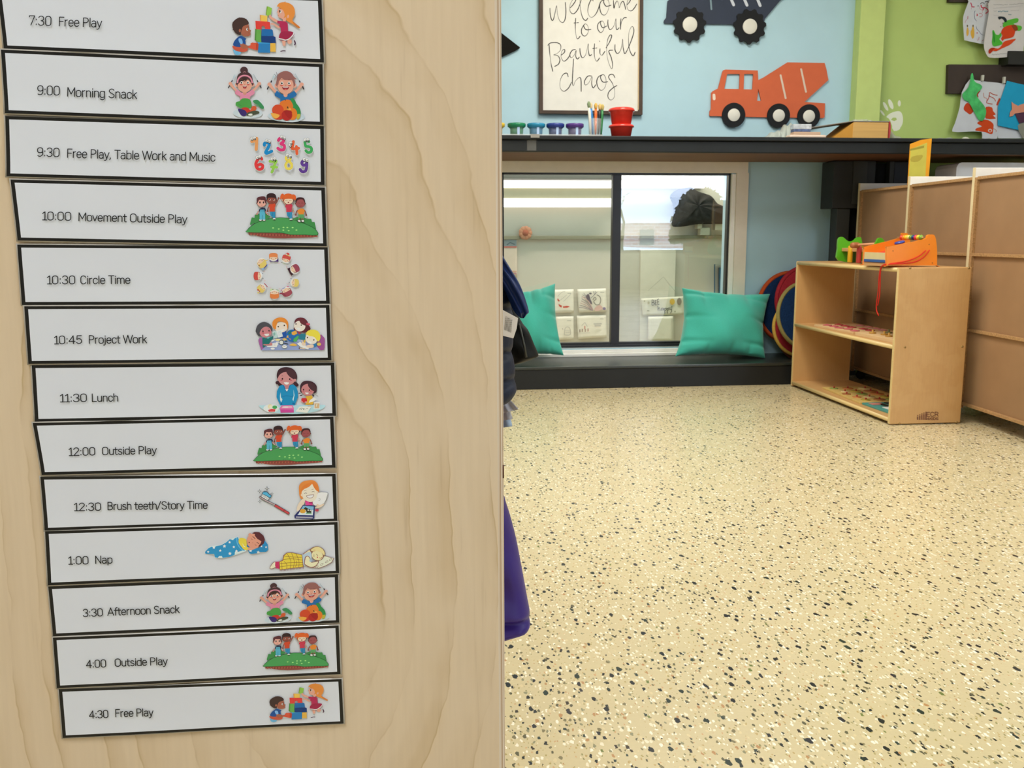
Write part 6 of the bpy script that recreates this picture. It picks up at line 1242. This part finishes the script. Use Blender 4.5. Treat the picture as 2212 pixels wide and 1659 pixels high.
# ---- picture rails with drawings
db = mat('dark_brown_board', '#3d332e', .6, .3, noise=.1, nscale=10)
def board(label, x0, y0, x1, y1, name='picture_rail'):
    Y = YW-.025; p = [onY(x0, y0, Y), onY(x1, y0+2, Y), onY(x1, y1+2, Y), onY(x0-2, y1, Y)]
    return tag(MB().prism([p], (0, .0245, 0)).build(name, db, None, root=sum(p, Vector())/4, bevel=.002), label, 'rail')
board('upper dark brown board holding two drawings on the green wall', 2052, -45, 2360, 4)
board('lower dark brown board with white clips on the green wall', 2049, 139, 2360, 202)
br = MB().box((onY(2172, 120, YW-.06).x, YW-.09, onY(2172, 141, YW-.06).z), (onY(2300, 120, YW-.06).x, YW, onY(2172, 112, YW-.06).z)).build('dark_cuboid', blk, None, root=onY(2230, 125, YW)); tag(br, 'black bracket under the painted drawing at the right edge', 'cuboid')  # plain black box filling the dark area behind the drawing
F5 = wallpx(2030, 0, 10.37); F6 = wallpx(2030, 130, 9.214)
def paper(name, label, f, pts, Y, m, sm=3, cat='drawing', group='drawings clipped on the green wall', curl=.02):
    L_ = [onY(*f(x, y), Y) for x, y in smooth_pts(pts, sm, True)]
    zt_, zb_ = max(p.z for p in L_), min(p.z for p in L_)
    o = MB().prism([L_], (0, .0012, 0)).build(name, m, None, root=sum(L_, Vector())/len(L_)); return tag(o, label, cat, group)
pw = mat('drawing_paper', '#ccd2da', .75, .2)
d1 = paper('child_drawing', 'white drawing with pink scribbles and yellow shapes, upper left on green wall', F5, [(650,-80),(645,30),(590,180),(535,340),(520,470),(535,700),(550,880),(575,905),(780,950),(990,990),(1180,990),(1200,400),(1210,-80)], YW-.05, pw, 2)
a = Art(lambda x, y: onY(*F5(x, y), YW-.0505), (0, -1, 0), .0001)
L = a.line
for c_, w_, pts in (('#c03a5c', 22, [(690,60),(715,110),(720,150),(780,155)]), ('#c890a0', 9, [(715,150),(705,210)]), ('#3c4048', 14, [(910,90),(940,62),(980,68),(1000,90)]), ('#3c4048', 16, [(1010,50),(1050,30),(1090,45),(1120,80)]), ('#b84a60', 10, [(1080,60),(1090,100),(1060,130)]), ('#c83250', 22, [(925,110),(935,160),(975,185),(965,230)]), ('#c82a44', 22, [(975,170),(1030,180),(1080,225),(1085,260),(1025,300)]), ('#3c4048', 10, [(835,140),(860,130),(880,140)]), ('#c88a9c', 8, [(890,150),(900,200),(950,230),(955,290)]),
   ('#c83250', 18, [(830,310),(845,340),(825,355)]), ('#c02c50', 8, [(880,310),(930,300),(955,340),(930,375),(885,375)]), ('#2c4c80', 8, [(790,240),(775,290),(775,350),(790,430),(825,470)]), ('#3c4878', 8, [(815,590),(830,650),(880,700),(920,760),(980,790)]), ('#c46a80', 12, [(630,360),(625,430)]), ('#c890a0', 8, [(615,430),(580,470),(565,520)]), ('#b0546c', 9, [(880,830),(870,900)]), ('#b0546c', 9, [(980,890),(945,920)]), ('#c890a0', 7, [(835,870),(850,920)])): L(c_, w_, pts, 3)
a.poly('#d8ac48', [(620,600),(650,700),(640,780),(610,810),(595,720)], 2); a.poly('#d8ac48', [(745,560),(775,700),(770,820),(735,870),(700,800),(690,720),(720,650)], 2); a.ell('#6a5c34', 618, 580, 14, 24); a.ell('#6a5c34', 745, 580, 14, 28); L('#e0c890', 10, [(640,690),(700,695)]); a.ell('#c04a60', 835, 740, 14)
a.build('crayon_marks', vmat('print_matt', .7, .2), d1)
d2 = paper('child_drawing', 'worksheet painted orange and green hanging at the upper right corner', F5, [(1170,-80),(1100,300),(1030,700),(990,990),(1010,1130),(1080,1270),(1160,1295),(1330,1295),(1600,1265),(1850,1200),(1880,1050),(1990,600),(2080,-80)], YW-.075, mat('worksheet_paper', '#d0cfd0', .75, .2), 2)
a = Art(lambda x, y: onY(*F5(x, y), YW-.0755), (0, -1, 0), .0001); L = a.line
rd = random.Random(11)
def scrib(x0, x1, y0, y1, c_, w_, n_):
    for i in range(n_):
        u = i/n_; v = (i+.55)/n_
        L(c_, w_, [(x0+(x1-x0)*u, y0+(y1-y0)*u+rd.uniform(-8, 8)), (x0+(x1-x0)*v, y0+(y1-y0)*v+rd.uniform(-8, 8))])
scrib(1210, 1530, 105, 108, '#8a8c92', 13, 13); scrib(1560, 1890, 105, 75, '#8a8c92', 13, 12); scrib(1205, 1290, 250, 245, '#a4a6aa', 10, 4); scrib(1310, 1540, 258, 255, '#6c94a8', 26, 8); scrib(1590, 1780, 245, 225, '#a4a6aa', 10, 8); scrib(1200, 1330, 345, 350, '#a4a6aa', 9, 5); scrib(1535, 1610, 325, 325, '#7c9cb0', 22, 3); scrib(1170, 1710, 1225, 1180, '#8a8c92', 11, 18)
L('#b8babe', 6, [(1190,190),(1860,130)]); 
a.poly('#58b43c', [(1410,600),(1440,490),(1520,455),(1700,410),(1760,430),(1740,500),(1650,530),(1700,560),(1830,590),(1820,670),(1740,690),(1600,600),(1500,620)], 3)
a.poly('#26303a', [(1300,385),(1340,370),(1440,380),(1490,430),(1500,480),(1460,505),(1430,450),(1380,415),(1330,440)], 2)
a.poly('#4cb43c', [(1175,690),(1210,680),(1250,770),(1320,780),(1360,730),(1380,800),(1330,880),(1400,950),(1380,1000),(1280,1030),(1200,1040),(1165,950),(1180,800)], 2)
a.poly('#2c8a30', [(1190,700),(1225,780),(1230,920),(1210,960),(1195,860)], 2)
a.poly('#d0441c', [(1370,870),(1400,800),(1370,740),(1400,650),(1480,590),(1640,560),(1690,640),(1660,800),(1580,850),(1440,880),(1410,920)], 3)
a.poly('#8e4420', [(1600,580),(1640,555),(1700,560),(1740,620),(1740,680),(1670,690),(1640,640)], 2)
a.poly('#d44a20', [(1420,950),(1500,910),(1700,870),(1640,940),(1560,1010),(1400,1080),(1260,1150),(1190,1140),(1130,1200),(1090,1190),(1090,1130),(1160,1070),(1300,1090),(1380,1020)], 2)
a.poly('#a83418', [(1090,1120),(1160,1070),(1240,1080),(1200,1110),(1130,1195),(1095,1190)], 2); a.ell('#5a5c60', 1410, 520, 12); a.ell('#5a5c60', 1360, 602, 16, 8)
a.build('paint_marks', vmat('print_matt', .7, .2), d2)
d3 = paper('child_drawing', 'white drawing with orange paint and a green paper shape stuck on it', F6, [(600,380),(720,400),(950,430),(1310,480),(1270,640),(1190,850),(1155,1050),(1150,1250),(1148,1555),(990,1556),(840,1555),(832,1425),(500,1425),(250,1420),(300,1270),(400,930),(440,640)], YW-.05, pw, 2)
a = Art(lambda x, y: onY(*F6(x, y), YW-.0505), (0, -1, 0), .0001); L = a.line
a.poly('#c4431f', [(485,920),(540,850),(600,880),(665,1000),(655,1040),(600,1082),(540,1040),(480,990)], 2); a.poly('#cc4a22', [(920,930),(1040,940),(1060,1010),(1115,1080),(1060,1100),(1115,1150),(1080,1168),(920,1165),(900,1060)], 2)
a.poly('#cf4a1c', [(750,1240),(850,1190),(960,1190),(1060,1260),(1070,1330),(1060,1400),(1050,1460),(1000,1470),(900,1430),(710,1400),(740,1350),(840,1320),(760,1270)], 2); a.ell('#d8c8c0', 1000, 1400, 40, 36); a.ell('#cf4a1c', 1000, 1405, 22, 20)
for c_, w_, pts in (('#b8503c', 16, [(1000,640),(1060,680),(1150,700)]), ('#b8503c', 14, [(970,710),(1080,760),(1110,820)]), ('#b8503c', 14, [(985,640),(985,720),(950,800),(930,850),(1050,875)]), ('#c89088', 12, [(870,650),(880,740),(940,760),(930,810)]), ('#b04a30', 30, [(800,600),(745,680),(760,740)]), ('#bd4a30', 36, [(1195,760),(1150,860),(1140,900)]), ('#bd6a50', 8, [(1070,1360),(1130,1400),(1110,1430)])): L(c_, w_, pts, 2)
a.build('paint_marks', vmat('print_matt', .7, .2), d3)
gp = [onY(*F6(x, y), YW-.058) for x, y in smooth_pts([(650,255),(670,310),(685,400),(730,450),(790,470),(845,520),(825,580),(760,640),(735,700),(790,790),(880,900),(925,1000),(905,1130),(850,1208),(770,1180),(720,1090),(650,970),(580,830),(500,800),(460,740),(455,670),(500,620),(570,540),(605,430),(620,300)], 2, True)]
cu = MB().prism([gp], (0, .0012, 0)).build('paper_cutout', mat('green_painted_paper', '#48b868', .6, .3, noise=.35, nscale=25), d3)
d4 = paper('construction_paper', 'bright blue construction paper hanging at the right edge of the lower rail', F6, [(1340,410),(1500,450),(1700,495),(2060,560),(1990,1000),(1900,1470),(1570,1390),(1155,1300),(1160,930),(1240,700)], YW-.058, mat('cyan_paper', '#22a0cc', .7, .2), 1)
q = [onY(*F6(x, y), YW-.064) for x, y in ((1430,825),(1475,865),(1560,910),(1620,880),(1680,865),(1900,840),(1900,1010),(1680,1035),(1500,1060),(1450,1110),(1390,1125),(1400,1040),(1440,975))]
MB().prism([q], (0, .001, 0)).build('paper_cutout', mat('salmon_paper', '#dc9478', .7), d4)
q = [onY(*F6(x, y), YW-.062) for x, y in ((1500,1070),(1680,1030),(1950,980),(1950,1200),(1680,1235),(1580,1260))]
MB().prism([q], (0, .001, 0)).build('paper_cutout', mat('plum_paper', '#4c2844', .7), d4)
q = [onY(*F6(x, y), YW-.060) for x, y in ((1590,1265),(1700,1235),(1950,1200),(1950,1560),(1660,1555),(1570,1400),(1555,1300))]
MB().prism([q], (0, .001, 0)).build('paper_cutout', mat('grey_paper', '#8a8c80', .7), d4)
d5 = paper('white_sheet', 'white sheet showing under the bright blue paper on the counter', F6, [(1155,1290),(1560,1340),(1660,1556),(1500,1558),(1165,1556),(1150,1500)], YW-.046, pw, 1)
for (x, y, x2, y2) in ((850, 300, 835, 415), (1278, 335, 1285, 465)):
    p, p2 = onY(*F6(x, y), YW-.055), onY(*F6(x2, y2), YW-.055)
    cpn = MB().box((p.x-.007, YW-.064, p2.z), (p.x+.007, YW-.050, p.z)).build('clip', mat('white_clip', '#c4c6bc', .5), None, root=(p.x, YW-.057, p2.z), bevel=.002)
    tag(cpn, 'white clip holding the orange painted drawing, %s of two' % ('left' if x < 1000 else 'right'), 'clip')

# ================================================================ things on the counter
ZK = 1.286
pots = thing('plastic_tray', 'clear plastic tray under the row of paint pots', 'tray', (.6, 4.62, ZK))
film = film_mat('clear_film', .35, '#dfe3e3', .15)
MB().box((onY(1050, 290, 4.6).x, 4.55, ZK+.0005), (onY(1297, 290, 4.6).x, 4.72, ZK+.003)).build('base', film, pots)
MB().box((onY(1050, 290, 4.6).x, 4.548, ZK+.0005), (onY(1297, 290, 4.6).x, 4.551, ZK+.010)).build('rim', film, pots)
MB().box((onY(1297, 290, 4.6).x-.002, 4.55, ZK+.0005), (onY(1297, 290, 4.6).x, 4.72, ZK+.012)).build('rim', film, pots)
MB().box((onY(1146, 290, 4.507).x, 4.499, ZK-.012), (onY(1165, 290, 4.507).x, 4.503, ZK+.004)).build('price_tag', mat('clear_tag', '#8e8c86', .3), pots)
pg = mat('clear_pot_plastic', '#d4e0de', .12, .5, alpha=.10)
for x, nm, c_, c2 in ((1071, 'yellow', '#d9b840', '#d9b840'), (1116, 'green', '#0f7a50', '#1c7a50'), (1158, 'turquoise blue', '#1a80a8', '#1c78a4'), (1199.5, 'dark blue', '#1c3484', '#16307c'), (1241.5, 'purple', '#4c2c7c', '#50387c')):
    Y = 4.63; p = onY(x, 280, Y); z = ZK+.003
    t = thing('paint_pot', nm+' lidded paint pot on the counter'+(' partly hidden by the panel' if nm == 'yellow' else ''), 'paint pot', (p.x, Y, z), 'paint pots on the counter')
    MB().lathe([(0, 0), (.032, 0), (.034, .004), (.036, .050), (.033, .050), (.031, .004), (0, .003)], (p.x, Y, z), 28).build('jar', pg, t)
    MB().lathe([(0, .004), (.0305, .004), (.0328, .047), (0, .048)], (p.x, Y, z), 24).build('paint', mat('paint_'+nm.replace(' ', '_'), c2, .35), t)
    MB().lathe([(.030, .040), (.039, .046), (.0445, .050), (.0455, .062), (.043, .066), (.030, .0665), (.029, .064), (0, .064)], (p.x, Y, z), 32).build('lid', mat('lid_'+nm.replace(' ', '_'), c_, .25, .6), t)
    MB().box((-.007, -.0005, .004), (.005, .0005, .046), M=Matrix.Translation((p.x+.006, Y-.0365, z))).build('label_strip', mat('pale_label', '#a8c0e0', .3), t)
bcp = thing('brush_cup', 'clear plastic cup holding five paintbrushes', 'cup', (onY(1285, 280, 4.62).x, 4.62, ZK))
bx = onY(1285, 280, 4.62).x
MB().lathe([(0, 0), (.030, 0), (.034, .09), (.0325, .09), (.029, .002), (0, .002)], (bx, 4.62, ZK+.003), 24).build('cup', film_mat('cup_plastic', .18, '#dfe6e6', .1), bcp)
for k, (x0, x1, c_, nm, bc_, hh) in enumerate(((1276.5, 1272.5, '#d8d8cc', 'white', '#7a8c6c', 228), (1281, 1276.5, '#1f74b8', 'blue', '#c9b890', 230), (1286.5, 1287, '#e86a24', 'orange', '#c8a050', 231), (1292, 1295.5, '#1c1c22', 'black', '#c8a868', 232), (1298, 1301, '#2a7a44', 'green', '#b0a060', 233))):
    Y = 4.61+.006*(k % 3); a0 = onY(x0, 286, Y); a1 = onY(x1, hh+5, Y); a0.z = ZK+.007
    t = thing('paintbrush', nm+' handled paintbrush standing bristles up in the clear cup', 'paintbrush', a0, 'paintbrushes in the cup')
    d = (a1-a0); MB().tube([a0, a0+d*.3, a0+d*.8, a0+d], [.0035, .0062, .0078, .006], 10).build('handle', mat('handle_'+nm, c_, .35), t)
    MB().tube([a0+d, a0+d*1.04, a0+d*1.14, a0+d*1.22], [.005, .007, .0095, .004], 10).build('bristles', mat('bristle_'+nm, bc_, .9), t)
redp = mat('red_translucent_plastic', '#dc3a2c', .25, .5, alpha=.92)
rx = onY(1342, 280, 4.62).x
def tub(z, h, rt, rb, label):
    t = thing('red_tub', label, 'tub', (rx, 4.62, z), 'red tubs stacked on the counter')
    MB().lathe([(0, .0), (rb, .0), (rt-.004, h*.78), (rt-.001, h*.8), (rt-.005, h*.8), (rb-.003, .003), (0, .003)], (rx, 4.62, z), 32).build('body', redp, t)
    MB().lathe([(rt-.008, h*.78), (rt+.004, h*.8), (rt+.003, h*.9), (rt-.002, h*.97), (rt-.008, h), (rt-.014, h*.96), (0, h*.95)], (rx, 4.62, z), 32).build('lid', mat('red_lid', '#d83a30', .2, .6), t)
tub(ZK, .066, .060, .046, 'lower red plastic tub of the stack beside the brushes'); tub(ZK+.0635, .082, .062, .047, 'upper red plastic tub with lid on the stack')
# plastic bag, small packs, book, film
def crumple(name, label, x0, x1, y, hpx, Y, seed, cat='bag', m=film, prof=None, root=None):
    rd = random.Random(seed); a_, b_ = onY(x0, y, Y), onY(x1, y, Y); ph = [rd.uniform(0, 6) for _ in range(8)]
    def P(u, v):
        h_ = hpx*(prof(u) if prof else math.sin(PI*u)**.6)/FPX*Y
        th = PI*v; xx = a_.x+(b_.x-a_.x)*u
        n_ = .18*math.sin(13*u+ph[0]+5*v)+.12*math.sin(29*u+ph[1]-7*v)
        return Vector((xx, Y+.06-.06*math.cos(th)*(1+n_)*(.4+.6*math.sin(PI*u)), ZK+.0008+max(0, h_*math.sin(th)*(1+n_))))
    o = MB().grid(P, 40, 12).build(name, m, None, root=((a_.x+b_.x)/2, Y+.06, ZK)); return tag(o, label, cat)
crumple('plastic_bag', 'crumpled clear plastic bag left of the open book', 1655, 1722, 296, 34, 4.58, 3, prof=lambda u: u**.8*(1 if u < .93 else (1-u)/.07), m=film_mat('bag_film', .5, '#c9cec2', .3))
crumple('plastic_wrap', 'crumpled clear wrap right of the book on the counter', 1915, 2000, 297, 26, 4.62, 5, 'wrap', film_mat('wrap_film', .55, '#c3c6b8', .3), prof=lambda u: max(0, (1-u))**1.6)
crumple('plastic_wrap', 'flat grey wrap trailing below the lower drawings', 2008, 2090, 297, 9, 4.66, 6, 'wrap', film_mat('wrap_film2', .75, '#a9b0b4', .3))
crumple('paper_scrap', 'pale twisted paper scrap under the orange painted drawing', 2068, 2106, 297, 14, 4.70, 9, 'paper', mat('scrap_paper', '#d4d6ca', .6), prof=lambda u: .25+.75*u)
pk = thing('card_stack', 'stack of cream card pads with a rounded corner left of the book', 'card stack', (onY(1745, 295, 4.54).x, 4.545, ZK))
def cbx(x0, x1, y0, y1, Y, dpt, nm, m, par, bev=.002):
    A1, B1 = onY(x0, y1, Y), onY(x1, y0, Y); dz = max(ZK-A1.z, 0) if y1 > 294 else 0
    return MB().box((A1.x, Y, max(A1.z, ZK+.0005)), (B1.x, Y+dpt, B1.z)).build(nm, m, par, bevel=bev)
cbx(1706, 1785, 291.5, 297.5, 4.52, .055, 'pad', mat('cream_card', '#d8c4b4', .6), pk, .004); cbx(1715, 1773, 285, 291.2, 4.523, .05, 'pad', mat('tan_card', '#b89c86', .6), pk)
gb = thing('glass_box', 'small clear blue-grey box on top of the cream card pads', 'box', onY(1733, 284, 4.57))
cbx(1714, 1754, 268, 279, 4.526, .045, 'lid', mat('smoky_glass', '#b4bcc6', .15, .6, noise=.3, nscale=60), gb, .003); cbx(1715, 1752, 279, 284.8, 4.526, .045, 'base', mat('blue_contents', '#4c5c84', .3, .5, noise=.5, nscale=80), gb, .003)
bkk = thing('thick_book', 'thick worn book with red spine lying open-covered on the counter', 'book', (onY(1850, 290, 4.56).x, 4.64, ZK))
A1, B1 = onY(1842, 296, 4.585), onY(1920, 263, 4.585)
pages = mat('yellowed_pages', '#c8a264', .8, .2, noise=.08, nscale=3, stretch=(1, 1, 60))
MB().box((A1.x, 4.585, ZK+.004), (B1.x, 4.755, B1.z-.003)).build('page_block', pages, bkk, bevel=.002)
C0, C1 = onY(1800, 297, 4.585), onY(1842, 297, 4.585)
MB().add([(C0.x, 4.587, ZK+.004), (C1.x, 4.587, ZK+.004), (C1.x, 4.587, B1.z-.004), (C0.x, 4.755, ZK+.004), (C1.x, 4.755, ZK+.004), (C1.x, 4.755, B1.z-.004)], [(0,1,2),(5,4,3),(0,2,5,3),(1,4,5,2),(0,3,4,1)]).build('fanned_pages', mat('amber_pages', '#c08a30', .7), bkk)
D0 = onY(1752, 276, 4.585); D1 = onY(1843, 263, 4.585)
MB().add([(D0.x, 4.583, D0.z), (D1.x, 4.583, B1.z), (D1.x, 4.76, B1.z), (D0.x, 4.76, D0.z), (D0.x, 4.583, D0.z+.003), (D1.x, 4.583, B1.z+.003), (D1.x, 4.76, B1.z+.003), (D0.x, 4.76, D0.z+.003)], [(0,1,2,3),(7,6,5,4),(0,4,5,1),(1,5,6,2),(2,6,7,3),(3,7,4,0)]).box((D1.x, 4.583, B1.z-.001), (B1.x+.003, 4.76, B1.z+.003)).build('cover', mat('grey_book_cover', '#8f8a84', .6), bkk)
MB().box((D0.x+.05, 4.583, ZK+.0005), (B1.x+.003, 4.76, ZK+.004)).build('cover', mat('cream_cover', '#cdbf9c', .6), bkk)
MB().prism([[(B1.x+.002+.010*math.cos(t_), 4.5825, (ZK+.0005+B1.z+.003)/2+.5*(B1.z+.0025-ZK)*math.sin(t_)) for t_ in [-PI/2+PI*k/12 for k in range(13)]]], (0, .178, 0)).build('spine', mat('red_book_cloth', '#a83238', .6), bkk)
crumple('plastic_wrap', 'thin white wrap lying along the top of the thick book', 1842, 1895, 262, 6, 4.60, 12, 'wrap', film)
wr = [o for o in COL.objects if o.get('label', '').startswith('thin white wrap')][0]; wr.location.z += B1.z+.003-ZK
for o in COL.objects:
    if '_o' in o: del o['_o']
